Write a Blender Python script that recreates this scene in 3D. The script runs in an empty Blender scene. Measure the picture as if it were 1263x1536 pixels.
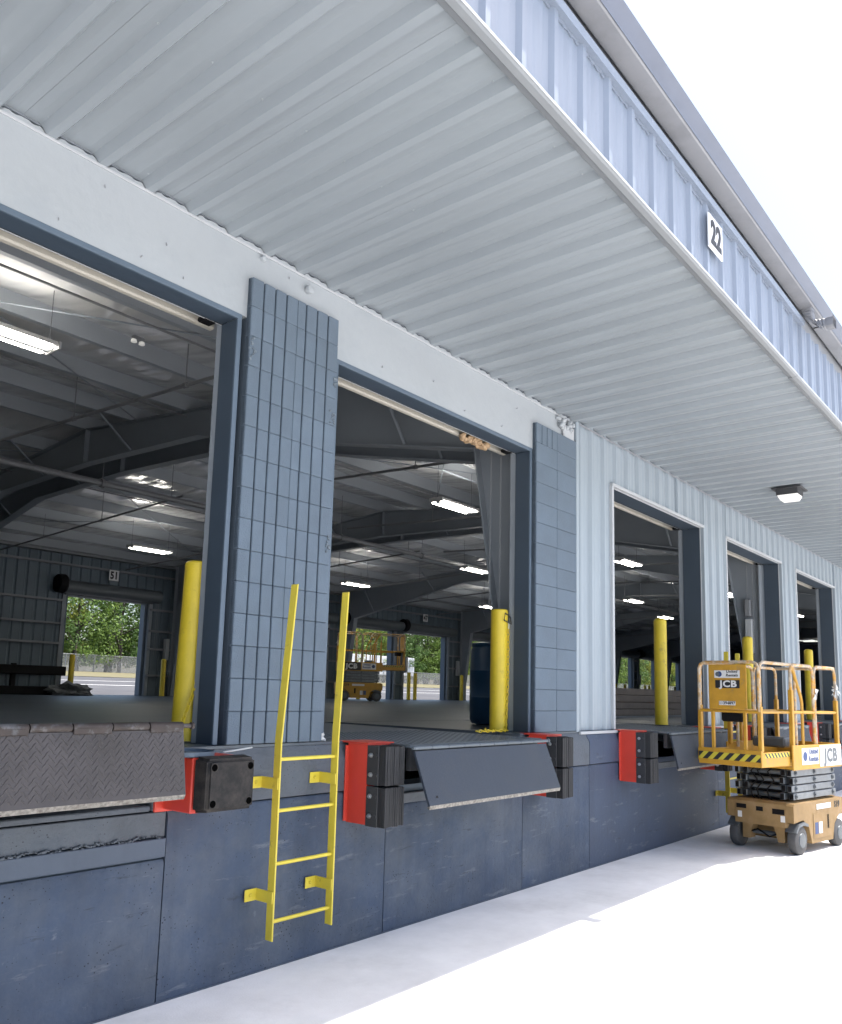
import bpy, bmesh, math, random
from mathutils import Vector, Matrix
R = math.radians
random.seed(7)
scn = bpy.context.scene
COL = scn.collection

# ------------------------------------------------------------------ camera
cam_d = bpy.data.cameras.new('camera')
cam = bpy.data.objects.new('camera', cam_d); COL.objects.link(cam); scn.camera = cam
_fw = Vector((0.76228634, 0.63171342, 0.14091732)); _r = Vector((0.63488985, -0.7721323, 0.02695539)); _u = Vector((-0.12583489, -0.06891925, 0.98965434))
M = Matrix((( _r.x, _u.x, -_fw.x, 0.0), (_r.y, _u.y, -_fw.y, -4.1719), (_r.z, _u.z, -_fw.z, 1.7253), (0, 0, 0, 1)))
cam.matrix_world = M
cam_d.sensor_fit = 'HORIZONTAL'; cam_d.sensor_width = 36.0
cam_d.lens = 36.0 * 1236.14 / 1263.0
cam_d.shift_x = 0.01066; cam_d.shift_y = 0.07336
cam_d.clip_start = 0.05; cam_d.clip_end = 2000

# ------------------------------------------------------------------ sky, sun, exposure
SUN_EL = 66.0
SUN_DIR = Vector((0.766, -0.643))           # horizontal direction towards the sun: high, from the front right
w = bpy.data.worlds.new('World'); scn.world = w; w.use_nodes = True
nt = w.node_tree; bg = nt.nodes['Background']
sky = nt.nodes.new('ShaderNodeTexSky'); sky.sky_type = 'NISHITA'; sky.sun_disc = False
sky.sun_elevation = R(SUN_EL); sky.sun_rotation = math.atan2(SUN_DIR.x, SUN_DIR.y)
sky.air_density = 1.0; sky.dust_density = 3.5; sky.ozone_density = 1.0; sky.altitude = 50
nt.links.new(sky.outputs['Color'], bg.inputs['Color']); bg.inputs['Strength'].default_value = 0.15
sun_d = bpy.data.lights.new('sun', 'SUN'); sun_d.energy = 3.2; sun_d.angle = R(0.53); sun_d.color = (1.0, 0.95, 0.87)
sun = bpy.data.objects.new('sun', sun_d); COL.objects.link(sun)
ce = math.cos(R(SUN_EL)); sd = Vector((SUN_DIR.x * ce, SUN_DIR.y * ce, math.sin(R(SUN_EL)))).normalized()
sun.rotation_euler = sd.to_track_quat('Z', 'Y').to_euler(); sun.location = (20, 5, 40)
vs = scn.view_settings
vs.view_transform = 'Standard'; vs.look = 'None'; vs.gamma = 1.0; vs.use_curve_mapping = False
vs.exposure = 1.25
scn.cycles.max_bounces = 6; scn.cycles.diffuse_bounces = 4; scn.cycles.glossy_bounces = 4; scn.cycles.transparent_max_bounces = 12
scn.cycles.sample_clamp_indirect = 6.0
scn.cycles.use_adaptive_sampling = True; scn.cycles.adaptive_threshold = 0.02

# ------------------------------------------------------------------ materials
def mat(name, col, rough=0.6, metal=0.0, var=0.06, vscale=3.0, bump=0.0, bscale=60.0, col2=None, mixscale=2.0, mixlo=0.5, mixhi=0.7,
        emit=None, estr=0.0, stretch=(1, 1, 1), spec=0.5, streak=0.0, pits=0.0, pitscale=18.0, rvar=0.08, objvar=0.0, bdist=0.01, bdetail=5.0, scuff=None):
    m = bpy.data.materials.new(name); m.use_nodes = True
    t = m.node_tree; N = t.nodes; L = t.links
    b = N['Principled BSDF']
    b.inputs['Roughness'].default_value = rough; b.inputs['Metallic'].default_value = metal
    b.inputs['Specular IOR Level'].default_value = spec
    tc = N.new('ShaderNodeTexCoord'); oi = N.new('ShaderNodeObjectInfo')
    mul = N.new('ShaderNodeVectorMath'); mul.operation = 'MULTIPLY'; mul.inputs[1].default_value = stretch
    add = N.new('ShaderNodeVectorMath'); add.operation = 'ADD'
    sc = N.new('ShaderNodeMath'); sc.operation = 'MULTIPLY'; sc.inputs[1].default_value = 37.0
    L.new(oi.outputs['Random'], sc.inputs[0]); L.new(tc.outputs['Object'], mul.inputs[0])
    L.new(mul.outputs[0], add.inputs[0]); L.new(sc.outputs[0], add.inputs[1])
    V = add.outputs[0]
    n1 = N.new('ShaderNodeTexNoise'); n1.inputs['Scale'].default_value = vscale; n1.inputs['Detail'].default_value = 6.0; n1.inputs['Roughness'].default_value = 0.62
    L.new(V, n1.inputs['Vector'])
    mr = N.new('ShaderNodeMapRange'); mr.inputs[1].default_value = 0.25; mr.inputs[2].default_value = 0.75
    mr.inputs[3].default_value = 1.0 - var * 2; mr.inputs[4].default_value = 1.0 + var * 2
    L.new(n1.outputs['Fac'], mr.inputs[0])
    fac = mr.outputs[0]
    if objvar:
        ov = N.new('ShaderNodeMapRange'); ov.inputs[3].default_value = 1 - objvar; ov.inputs[4].default_value = 1 + objvar
        L.new(oi.outputs['Random'], ov.inputs[0])
        mm = N.new('ShaderNodeMath'); mm.operation = 'MULTIPLY'; L.new(fac, mm.inputs[0]); L.new(ov.outputs[0], mm.inputs[1]); fac = mm.outputs[0]
    if streak:
        n3 = N.new('ShaderNodeTexNoise'); n3.inputs['Scale'].default_value = 1.0; n3.inputs['Detail'].default_value = 4.0
        m3 = N.new('ShaderNodeVectorMath'); m3.operation = 'MULTIPLY'; m3.inputs[1].default_value = (14, 14, 0.7)
        L.new(V, m3.inputs[0]); L.new(m3.outputs[0], n3.inputs['Vector'])
        r3 = N.new('ShaderNodeMapRange'); r3.inputs[1].default_value = 0.5; r3.inputs[2].default_value = 0.8; r3.inputs[3].default_value = 1.0; r3.inputs[4].default_value = 1.0 - streak
        L.new(n3.outputs['Fac'], r3.inputs[0])
        mm = N.new('ShaderNodeMath'); mm.operation = 'MULTIPLY'; L.new(fac, mm.inputs[0]); L.new(r3.outputs[0], mm.inputs[1]); fac = mm.outputs[0]
    base = N.new('ShaderNodeRGB'); base.outputs[0].default_value = (*col, 1)
    cur = base.outputs[0]
    if col2:
        n2 = N.new('ShaderNodeTexNoise'); n2.inputs['Scale'].default_value = mixscale; n2.inputs['Detail'].default_value = 8.0; n2.inputs['Roughness'].default_value = 0.7
        L.new(V, n2.inputs['Vector'])
        r2 = N.new('ShaderNodeMapRange'); r2.inputs[1].default_value = mixlo; r2.inputs[2].default_value = mixhi
        L.new(n2.outputs['Fac'], r2.inputs[0])
        mx = N.new('ShaderNodeMixRGB'); mx.inputs[2].default_value = (*col2, 1); L.new(r2.outputs[0], mx.inputs[0]); L.new(cur, mx.inputs[1]); cur = mx.outputs[0]
    if scuff:
        for (sv, lo, hi, cc) in scuff:
            ms = N.new('ShaderNodeVectorMath'); ms.operation = 'MULTIPLY'; ms.inputs[1].default_value = sv; L.new(V, ms.inputs[0])
            ns = N.new('ShaderNodeTexNoise'); ns.inputs['Scale'].default_value = 1.0; ns.inputs['Detail'].default_value = 7.0; ns.inputs['Roughness'].default_value = .68; L.new(ms.outputs[0], ns.inputs['Vector'])
            rs = N.new('ShaderNodeMapRange'); rs.inputs[1].default_value = lo; rs.inputs[2].default_value = hi; rs.inputs[4].default_value = .75; L.new(ns.outputs['Fac'], rs.inputs[0])
            mxs = N.new('ShaderNodeMixRGB'); mxs.inputs[2].default_value = (*cc, 1); L.new(rs.outputs[0], mxs.inputs[0]); L.new(cur, mxs.inputs[1]); cur = mxs.outputs[0]
    pit = None
    if pits:
        vo = N.new('ShaderNodeTexVoronoi'); vo.inputs['Scale'].default_value = pitscale; L.new(V, vo.inputs['Vector'])
        n4 = N.new('ShaderNodeTexNoise'); n4.inputs['Scale'].default_value = 5.5; n4.inputs['Detail'].default_value = 5.0; L.new(V, n4.inputs['Vector'])
        th = N.new('ShaderNodeMapRange'); th.inputs[1].default_value = 0.36; th.inputs[2].default_value = 0.72; th.inputs[3].default_value = 0.0; th.inputs[4].default_value = pits
        L.new(n4.outputs['Fac'], th.inputs[0])
        lt = N.new('ShaderNodeMath'); lt.operation = 'LESS_THAN'; L.new(vo.outputs['Distance'], lt.inputs[0]); L.new(th.outputs[0], lt.inputs[1])
        pit = lt.outputs[0]
        mx = N.new('ShaderNodeMixRGB'); mx.inputs[2].default_value = (col[0] * .25, col[1] * .25, col[2] * .27, 1); L.new(pit, mx.inputs[0]); L.new(cur, mx.inputs[1]); cur = mx.outputs[0]
    vm = N.new('ShaderNodeVectorMath'); vm.operation = 'SCALE'; L.new(cur, vm.inputs[0]); L.new(fac, vm.inputs['Scale'])
    L.new(vm.outputs[0], b.inputs['Base Color'])
    if rvar:
        rr = N.new('ShaderNodeMapRange'); rr.inputs[3].default_value = max(0.03, rough - rvar); rr.inputs[4].default_value = min(1.0, rough + rvar)
        L.new(n1.outputs['Fac'], rr.inputs[0]); L.new(rr.outputs[0], b.inputs['Roughness'])
    if bump:
        nb = N.new('ShaderNodeTexNoise'); nb.inputs['Scale'].default_value = bscale; nb.inputs['Detail'].default_value = bdetail; L.new(V, nb.inputs['Vector'])
        bp = N.new('ShaderNodeBump'); bp.inputs['Strength'].default_value = bump; bp.inputs['Distance'].default_value = bdist
        h = nb.outputs['Fac']
        if pit is not None:
            sb = N.new('ShaderNodeMath'); sb.operation = 'SUBTRACT'; L.new(h, sb.inputs[0]); L.new(pit, sb.inputs[1]); h = sb.outputs[0]
        L.new(h, bp.inputs['Height']); L.new(bp.outputs[0], b.inputs['Normal'])
    if emit:
        b.inputs['Emission Color'].default_value = (*emit, 1); b.inputs['Emission Strength'].default_value = estr
    return m

MT = {}
def defm(k, *a, **kw): MT[k] = mat(k, *a, **kw)
defm('apron', (.80, .80, .79), .85, var=.05, vscale=2.5, col2=(.68, .675, .66), mixscale=1.3, mixlo=.5, mixhi=.75, bump=.15, bscale=80)
defm('asphalt', (.075, .075, .08), .9, var=.15, vscale=.6, col2=(.11, .11, .115), mixscale=.25)
defm('dry_grass', (.16, .14, .075), .95, var=.2, vscale=1.2, col2=(.12, .13, .04), mixscale=.8)
defm('wood_floor', (.05, .05, .025), .95, var=.2)
defm('paint_line', (.7, .7, .68), .8, var=.06)
defm('white_wall', (.325, .352, .375), .6, var=.025, vscale=1.2, bump=.3, bscale=18, col2=(.30, .33, .355), mixscale=1.5)
defm('soffit', (.243, .272, .297), .36, var=.025, vscale=1.0, stretch=(1, .25, 1), spec=.5, col2=(.232, .262, .284), mixscale=.8, objvar=.025)
defm('trim_light', (.40, .42, .44), .4, var=.02)
defm('trim_grey', (.23, .24, .26), .45, var=.03)
defm('trim_dark', (.135, .147, .16), .45, var=.04)
defm('trim_mid', (.185, .20, .215), .45, var=.04)
defm('fascia', (.205, .24, .30), .45, var=.03, vscale=1.5, streak=.08, objvar=.015)
defm('gutter', (.20, .207, .225), .5, var=.05, vscale=2.0, col2=(.165, .17, .185), mixscale=3)
defm('gutter_front_shade', (.12, .135, .175), .45, var=.05)  # darker, bluer gutter copy, shade of the front face put into colour
defm('metal_wall', (.27, .315, .355), .45, var=.02, vscale=1.2, streak=.04, objvar=.02)
defm('block', (.098, .132, .172), .75, var=.06, vscale=4, bump=.5, bscale=120, objvar=.05)
defm('block_chip', (.13, .16, .19), .85, var=.2, vscale=40, bump=1.0, bscale=50)
defm('mortar', (.07, .095, .125), .8, var=.08)
defm('frame_paint', (.042, .060, .084), .5, var=.05, vscale=2, bump=.05, bscale=40)
defm('frame_paint_lit', (.085, .118, .158), .5, var=.05, vscale=2, bump=.06, bscale=40)  # frame paint in a lighter copy, light on outward faces put into colour
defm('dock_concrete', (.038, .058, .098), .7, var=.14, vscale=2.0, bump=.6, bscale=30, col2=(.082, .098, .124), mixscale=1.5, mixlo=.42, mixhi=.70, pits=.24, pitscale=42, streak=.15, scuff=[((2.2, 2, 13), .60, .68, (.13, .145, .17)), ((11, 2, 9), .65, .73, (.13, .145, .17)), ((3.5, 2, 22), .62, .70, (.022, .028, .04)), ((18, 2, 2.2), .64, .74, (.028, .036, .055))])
defm('dock_patch', (.062, .080, .112), .65, var=.07, vscale=1.6, bump=.25, bscale=30, streak=.1)
defm('dock_paint', (.040, .058, .098), .6, var=.1, vscale=1.6, bump=.3, bscale=30, streak=.12, scuff=[((2.2, 2, 13), .60, .68, (.13, .145, .17)), ((11, 2, 9), .65, .73, (.13, .145, .17)), ((3.5, 2, 22), .62, .70, (.022, .028, .04)), ((18, 2, 2.2), .64, .74, (.028, .036, .055))])
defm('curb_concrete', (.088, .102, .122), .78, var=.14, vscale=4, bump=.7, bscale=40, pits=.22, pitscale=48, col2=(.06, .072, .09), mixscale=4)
defm('steel_frame', (.23, .258, .29), .55, var=.04, vscale=1.0)
defm('purlin', (.32, .348, .382), .5, var=.05, vscale=.8, stretch=(.3, 1, 1))
defm('insulation', (.86, .86, .86), .22, metal=.3, var=.04, vscale=.9, bump=1.0, bscale=1.7, stretch=(1.9, .6, 1), spec=1.0, bdist=.09, rvar=.05, bdetail=1.2)
defm('inner_panel', (.10, .135, .165), .55, var=.05, objvar=.04)
defm('girt', (.19, .20, .215), .5, var=.05)
defm('floor', (.070, .088, .108), .45, var=.1, vscale=.7, col2=(.062, .076, .092), mixscale=.9, bump=.05)
defm('pipe', (.19, .195, .205), .45, var=.06)
defm('door_curtain', (.24, .25, .245), .45, var=.04)
defm('door_bar', (.42, .40, .35), .5, var=.05)
defm('coil_grey', (.10, .115, .125), .5, var=.05)
defm('black', (.006, .006, .007), .6, var=.05, spec=.15)
defm('hole_shade', (.002, .002, .002), .9, var=0, spec=0.0)  # black that stands in for the shade inside bolt holes
defm('dark_metal', (.03, .032, .036), .5, var=.08)
defm('yellow', (.62, .47, .03), .45, var=.06, vscale=5, bump=.06, bscale=30, col2=(.34, .24, .035), mixscale=9, mixlo=.58, mixhi=.76)
defm('yellow_ladder', (.62, .50, .05), .4, var=.05, vscale=6, bump=.05, bscale=30, col2=(.26, .19, .05), mixscale=16, mixlo=.60, mixhi=.72)
defm('chain_yellow', (.62, .46, .02), .4)
defm('red', (.55, .050, .030), .42, var=.07, vscale=4, col2=(.48, .04, .035), mixscale=4)
defm('rubber', (.014, .014, .015), .7, var=.2, vscale=6, bump=.3, bscale=60, col2=(.042, .036, .032), mixscale=6, mixlo=.42, mixhi=.7, spec=.25)
defm('rubber_lam', (.014, .015, .018), .7, var=.3, vscale=8, stretch=(18, 18, .4), bump=.8, bscale=6)
defm('steel_plate', (.050, .045, .047), .52, metal=.2, var=.16, vscale=4, bump=.2, bscale=70, col2=(.040, .035, .034), mixscale=3.5, streak=.15)
defm('steel_worn', (.20, .19, .175), .45, metal=.5, var=.35, vscale=45, bump=.5, bscale=90, col2=(.09, .075, .065), mixscale=30)
defm('steel_rust', (.038, .029, .026), .6, metal=.2, var=.25, vscale=14, col2=(.105, .105, .11), mixscale=9, mixlo=.5, mixhi=.58)
defm('lip_paint', (.020, .029, .046), .55, var=.06, vscale=3, bump=.1, bscale=80, col2=(.027, .034, .046), mixscale=5)
defm('plate_grey', (.085, .105, .125), .5, var=.1, vscale=4)
defm('zinc', (.55, .56, .57), .3, metal=.9)
defm('lamp_white', (.42, .42, .43), .4)
defm('lamp_tube', (.9, .9, .85), .4, emit=(1.0, .95, .84), estr=18.0)
defm('added_uplight_glow', (.9, .9, .88), .4, emit=(1.0, .96, .88), estr=11.0)  # glow of the strips added to brighten the ceiling
defm('lamp_lens', (.85, .85, .82), .3, emit=(1.0, .97, .92), estr=.12)
defm('sign_white', (.72, .73, .74), .5, var=.02)
defm('sign_black', (.012, .012, .015), .5)
defm('drum_blue', (.008, .045, .10), .4, var=.1)
defm('cardboard', (.14, .115, .095), .85, var=.1, vscale=4)
defm('lift_orange', (.44, .235, .022), .48, var=.1, vscale=6, col2=(.26, .17, .07), mixscale=11, mixlo=.56, mixhi=.74)
defm('lift_dusty', (.245, .155, .062), .65, var=.12, vscale=5, col2=(.24, .16, .085), mixscale=5)
defm('rail_worn', (.42, .36, .28), .45, var=.2, vscale=20, col2=(.52, .26, .03), mixscale=9, mixlo=.45, mixhi=.6)
defm('lift_grey', (.10, .115, .13), .45, metal=.2, var=.12, vscale=6)
defm('lift_pale', (.16, .175, .19), .45, metal=.3, var=.15, vscale=8)
defm('tyre', (.07, .07, .073), .8, var=.15, vscale=8)
defm('decal_white', (.62, .62, .62), .5, var=.05)
defm('decal_blue', (.02, .05, .16), .5)
defm('plastic_wrap', (.6, .62, .63), .25, var=.1)
defm('foam', (.36, .25, .15), .8, bump=.6, bscale=25)
defm('rag', (.16, .17, .18), .9, var=.2, vscale=8)
defm('trunk', (.06, .05, .04), .9, var=.2)
defm('leaf_a', (.15, .235, .055), .55, var=.25, vscale=.5, spec=.3)
defm('leaf_b', (.26, .29, .06), .55, var=.25, vscale=.5, spec=.3)
defm('leaf_c', (.10, .175, .055), .55, var=.25, vscale=.5, spec=.3)
defm('galv', (.2, .21, .22), .55, metal=.3)
defm('orange_plastic', (.75, .12, .02), .5)
defm('trailer_white', (.55, .57, .6), .5)
defm('screw', (.30, .33, .35), .4)
for k in ('leaf_a', 'leaf_b', 'leaf_c'):
    t = MT[k].node_tree; b = t.nodes['Principled BSDF']; out = t.nodes['Material Output']
    tr = t.nodes.new('ShaderNodeBsdfTranslucent'); mx = t.nodes.new('ShaderNodeMixShader'); mx.inputs[0].default_value = .45
    src = b.inputs['Base Color'].links[0].from_socket
    t.links.new(src, tr.inputs['Color']); t.links.new(b.outputs[0], mx.inputs[1]); t.links.new(tr.outputs[0], mx.inputs[2]); t.links.new(mx.outputs[0], out.inputs['Surface'])
def striped(name, c1, c2, width, axis=(0, 1, 1)):
    m = bpy.data.materials.new(name); m.use_nodes = True; t = m.node_tree; b = t.nodes['Principled BSDF']; b.inputs['Roughness'].default_value = .5
    tc = t.nodes.new('ShaderNodeTexCoord'); d = t.nodes.new('ShaderNodeVectorMath'); d.operation = 'DOT_PRODUCT'; d.inputs[1].default_value = axis
    t.links.new(tc.outputs['Object'], d.inputs[0])
    a = t.nodes.new('ShaderNodeMath'); a.operation = 'DIVIDE'; a.inputs[1].default_value = width; t.links.new(d.outputs['Value'], a.inputs[0])
    f = t.nodes.new('ShaderNodeMath'); f.operation = 'FRACT'; t.links.new(a.outputs[0], f.inputs[0])
    g = t.nodes.new('ShaderNodeMath'); g.operation = 'GREATER_THAN'; g.inputs[1].default_value = .5; t.links.new(f.outputs[0], g.inputs[0])
    mx = t.nodes.new('ShaderNodeMixRGB'); mx.inputs[1].default_value = (*c1, 1); mx.inputs[2].default_value = (*c2, 1); t.links.new(g.outputs[0], mx.inputs[0]); t.links.new(mx.outputs[0], b.inputs['Base Color'])
    return m
MT['hazard'] = striped('hazard', (.50, .42, .04), (.02, .02, .022), .125, (0, 1, 1))
MT['hazard_side'] = striped('hazard_side', (.50, .42, .04), (.02, .02, .022), .075, (1, 0, 1))
def chainlink():
    m = bpy.data.materials.new('chain_link'); m.use_nodes = True; t = m.node_tree; N = t.nodes; L = t.links; b = N['Principled BSDF']
    b.inputs['Base Color'].default_value = (.3, .31, .32, 1); b.inputs['Roughness'].default_value = .5
    tc = N.new('ShaderNodeTexCoord'); outs = []
    for ax in ((1, 0, 1), (1, 0, -1)):
        d = N.new('ShaderNodeVectorMath'); d.operation = 'DOT_PRODUCT'; d.inputs[1].default_value = ax; L.new(tc.outputs['Object'], d.inputs[0])
        a = N.new('ShaderNodeMath'); a.operation = 'DIVIDE'; a.inputs[1].default_value = .075; L.new(d.outputs['Value'], a.inputs[0])
        f = N.new('ShaderNodeMath'); f.operation = 'FRACT'; L.new(a.outputs[0], f.inputs[0])
        g = N.new('ShaderNodeMath'); g.operation = 'LESS_THAN'; g.inputs[1].default_value = .14; L.new(f.outputs[0], g.inputs[0]); outs.append(g)
    mxm = N.new('ShaderNodeMath'); mxm.operation = 'MAXIMUM'; L.new(outs[0].outputs[0], mxm.inputs[0]); L.new(outs[1].outputs[0], mxm.inputs[1])
    tr = N.new('ShaderNodeBsdfTransparent'); mx = N.new('ShaderNodeMixShader'); L.new(mxm.outputs[0], mx.inputs[0]); L.new(tr.outputs[0], mx.inputs[1]); L.new(b.outputs[0], mx.inputs[2])
    L.new(mx.outputs[0], N['Material Output'].inputs['Surface'])
    return m
MT['chain_link'] = chainlink()

# ------------------------------------------------------------------ mesh helpers
class MB:
    def __init__(s): s.v = []; s.f = []
    def add(s, vs, fs):
        o = len(s.v); s.v += [tuple(p) for p in vs]; s.f += [[i + o for i in f] for f in fs]; return s
    def box(s, x0, x1, y0, y1, z0, z1, bv=0.0, mtx=None):
        if bv <= 0:
            vs = [(x, y, z) for x in (x0, x1) for y in (y0, y1) for z in (z0, z1)]
            fs = [(0, 1, 3, 2), (4, 6, 7, 5), (0, 4, 5, 1), (2, 3, 7, 6), (0, 2, 6, 4), (1, 5, 7, 3)]
        else:
            b = min(bv, (x1 - x0) * .45, (y1 - y0) * .45, (z1 - z0) * .45)
            vs = []; idx = {}
            for i in (0, 1):
                for j in (0, 1):
                    for k in (0, 1):
                        c = ((x0, x1)[i], (y0, y1)[j], (z0, z1)[k]); sg = (1 - 2 * i, 1 - 2 * j, 1 - 2 * k)
                        for a in range(3):
                            p = [c[q] + (0 if q == a else sg[q] * b) for q in range(3)]
                            idx[(i, j, k, a)] = len(vs); vs.append(p)
            fs = []
            for a in range(3):
                o1, o2 = [q for q in range(3) if q != a]
                for e in (0, 1):
                    def key(u, v_):
                        t = [0, 0, 0]; t[a] = e; t[o1] = u; t[o2] = v_; return idx[(*t, a)]
                    q = [key(0, 0), key(1, 0), key(1, 1), key(0, 1)]
                    if (e == 0) == (a != 1): q.reverse()
                    fs.append(q)
            for a in range(3):
                o1, o2 = [q for q in range(3) if q != a]
                for u in (0, 1):
                    for v_ in (0, 1):
                        t0 = [0, 0, 0]; t1 = [0, 0, 0]; t0[a] = 0; t1[a] = 1; t0[o1] = t1[o1] = u; t0[o2] = t1[o2] = v_
                        fs.append([idx[(*t0, o1)], idx[(*t1, o1)], idx[(*t1, o2)], idx[(*t0, o2)]])
            for i in (0, 1):
                for j in (0, 1):
                    for k in (0, 1): fs.append([idx[(i, j, k, 0)], idx[(i, j, k, 1)], idx[(i, j, k, 2)]])
        if mtx is not None: vs = [mtx @ Vector(p) for p in vs]
        return s.add(vs, fs)
    def prism(s, poly, axis, a0, a1):
        # poly: 2d points in the other two axes (cyclic order x,y,z without axis)
        n = len(poly); vs = []
        for a in (a0, a1):
            for p in poly:
                q = list(p); q.insert(axis, a); vs.append(q)
        fs = [list(range(n))[::-1], list(range(n, 2 * n))] + [[i, (i + 1) % n, n + (i + 1) % n, n + i] for i in range(n)]
        return s.add(vs, fs)
    def tube(s, p0, p1, r, n=8, r1=None):
        return s.path([p0, p1], r, n, r1=r1)
    def path(s, pts, r, n=8, closed=False, r1=None):
        pts = [Vector(p) for p in pts]; m = len(pts); vs = []
        up = None
        for i, p in enumerate(pts):
            if closed: d = (pts[(i + 1) % m] - pts[i - 1])
            else: d = pts[min(i + 1, m - 1)] - pts[max(i - 1, 0)]
            d.normalize()
            if up is None: up = Vector((0, 0, 1)) if abs(d.z) < .9 else Vector((1, 0, 0))
            sx = d.cross(up); sx.normalize(); up = sx.cross(d); up.normalize()
            rr = r if r1 is None else r + (r1 - r) * i / (m - 1)
            vs += [p + (sx * math.cos(a) + up * math.sin(a)) * rr for a in [2 * math.pi * k / n for k in range(n)]]
        fs = []
        for i in range(m if closed else m - 1):
            a, b = i * n, ((i + 1) % m) * n
            fs += [[a + k, a + (k + 1) % n, b + (k + 1) % n, b + k] for k in range(n)]
        if not closed: fs += [list(range(n))[::-1], list(range((m - 1) * n, m * n))]
        return s.add(vs, fs)
    def lathe(s, prof, n=20, axis=2, c=(0, 0, 0)):
        vs = []
        for r, h in prof:
            for k in range(n):
                a = 2 * math.pi * k / n; q = [r * math.cos(a), r * math.sin(a)]; q.insert(axis, h); vs.append([q[i] + c[i] for i in range(3)])
        m = len(prof)
        fs = [[i * n + k, i * n + (k + 1) % n, (i + 1) * n + (k + 1) % n, (i + 1) * n + k] for i in range(m - 1) for k in range(n)]
        fs += [list(range(n))[::-1], list(range((m - 1) * n, m * n))]
        return s.add(vs, fs)
    def sheet(s, prof, l0, l1, fn, th=.002):
        # prof: (u,h) polyline; fn(u,h,l) -> xyz ; closed thin sheet
        n = len(prof); vs = []
        for l in (l0, l1):
            vs += [fn(u, h, l) for u, h in prof]
        for l in (l0, l1):
            vs += [fn(u, h - th, l) for u, h in prof]
        fs = [[i, i + 1, n + i + 1, n + i] for i in range(n - 1)] + [[2 * n + i, 3 * n + i, 3 * n + i + 1, 2 * n + i + 1] for i in range(n - 1)]
        for i in range(n - 1):
            fs.append([i, 2 * n + i, 2 * n + i + 1, i + 1]); fs.append([n + i, n + i + 1, 3 * n + i + 1, 3 * n + i])
        fs.append([0, n, 3 * n, 2 * n]); fs.append([n - 1, 3 * n - 1, 4 * n - 1, 2 * n - 1])
        return s.add(vs, fs)
    def mesh(s, name, m, smooth=True):
        me = bpy.data.meshes.new(name); me.from_pydata(s.v, [], s.f); me.validate()
        bm = bmesh.new(); bm.from_mesh(me); bmesh.ops.recalc_face_normals(bm, faces=bm.faces); bm.to_mesh(me); bm.free()
        me.materials.append(MT[m])
        if smooth: me.shade_smooth(); me.set_sharp_from_angle(angle=R(32))
        return me
    def build(s, name, m, parent=None, smooth=True, loc=None):
        return obj(name, s.mesh(name, m, smooth), parent, loc)

def obj(name, me, parent=None, loc=None):
    o = bpy.data.objects.new(name, me); COL.objects.link(o); o.parent = parent
    if loc: o.location = loc
    return o
def tag(o, label=None, cat=None, group=None, kind=None):
    if label: o['label'] = label
    if cat: o['category'] = cat
    if group: o['group'] = group
    if kind: o['kind'] = kind
    return o
def thing(name, label, cat, loc=(0, 0, 0), rz=0, group=None):
    o = bpy.data.objects.new(name, None); COL.objects.link(o); o.empty_display_size = .2
    o.location = loc; o.rotation_euler = (0, 0, rz); return tag(o, label, cat, group)
def copy_tree(o, parent=None):
    c = o.copy(); COL.objects.link(c); c.parent = parent
    for ch in list(o.children): copy_tree(ch, c)
    return c
def text_mesh(s, size, ext, m, bold=0.0, sx=1.0, shear=0.0):
    cu = bpy.data.curves.new('t', 'FONT'); cu.body = s; cu.size = size; cu.extrude = ext; cu.offset = bold; cu.align_x = 'CENTER'; cu.align_y = 'CENTER'; cu.shear = shear; cu.space_character = 1.0 + bold / size * 2.2; cu.resolution_u = 3
    o = bpy.data.objects.new('t', cu); COL.objects.link(o)
    dg = bpy.context.evaluated_depsgraph_get(); me = bpy.data.meshes.new_from_object(o.evaluated_get(dg)); bpy.data.objects.remove(o)
    for v in me.vertices: v.co.x *= sx
    me.materials.clear(); me.materials.append(MT[m]); return me
ORD = ['first', 'second', 'third', 'fourth', 'fifth', 'sixth', 'seventh', 'eighth', 'ninth', 'tenth', 'eleventh', 'twelfth', 'thirteenth', 'fourteenth', 'fifteenth', 'sixteenth', 'seventeenth', 'eighteenth', 'nineteenth', 'twentieth']

# ------------------------------------------------------------------ key dimensions (metres)
SILL = 1.3675; HEAD = 4.145; SOF = 4.643; FY = -2.25; DEP = 18.2; RIDGE = 9.3; CORNER = 7.69
XL, XR = -9.0, 64.0
DOORS = [(-3.35, -.45), (.42, 3.21), (4.08, 6.85), (8.55, 11.42), (12.33, 15.17), (16.06, 19.0), (19.9, 22.8), (23.7, 26.6), (27.5, 30.4)]
FAR = [(11.62, 14.28), (15.75, 18.4), (19.3, 21.95), (23.1, 25.85), (26.5, 29.5), (30.95, 33.5), (34.5, 37.1), (38.6, 41.2), (42.1, 44.7), (46.2, 48.8), (49.7, 52.3), (53.8, 56.4), (57.3, 59.9)]
def rib_prof(x0, x1, off=1.862, pitch=.3048, hgt=.034, minor=True, rw=.045):
    pts = [(x0, 0.0)]
    k0 = math.floor((x0 - off) / pitch) - 1; k1 = math.ceil((x1 - off) / pitch) + 1
    for k in range(k0, k1 + 1):
        c = off + k * pitch
        seq = [(c - rw, 0), (c - rw * .42, hgt), (c + rw * .42, hgt), (c + rw, 0)]
        if minor:
            for mo in (.105, .200): seq += [(c + mo - .016, 0), (c + mo - .007, .0022), (c + mo + .007, .0022), (c + mo + .016, 0)]
        for u, h in seq:
            if x0 + .0005 < u < x1 - .0005: pts.append((u, h))
    pts.append((x1, 0.0)); return pts

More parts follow.
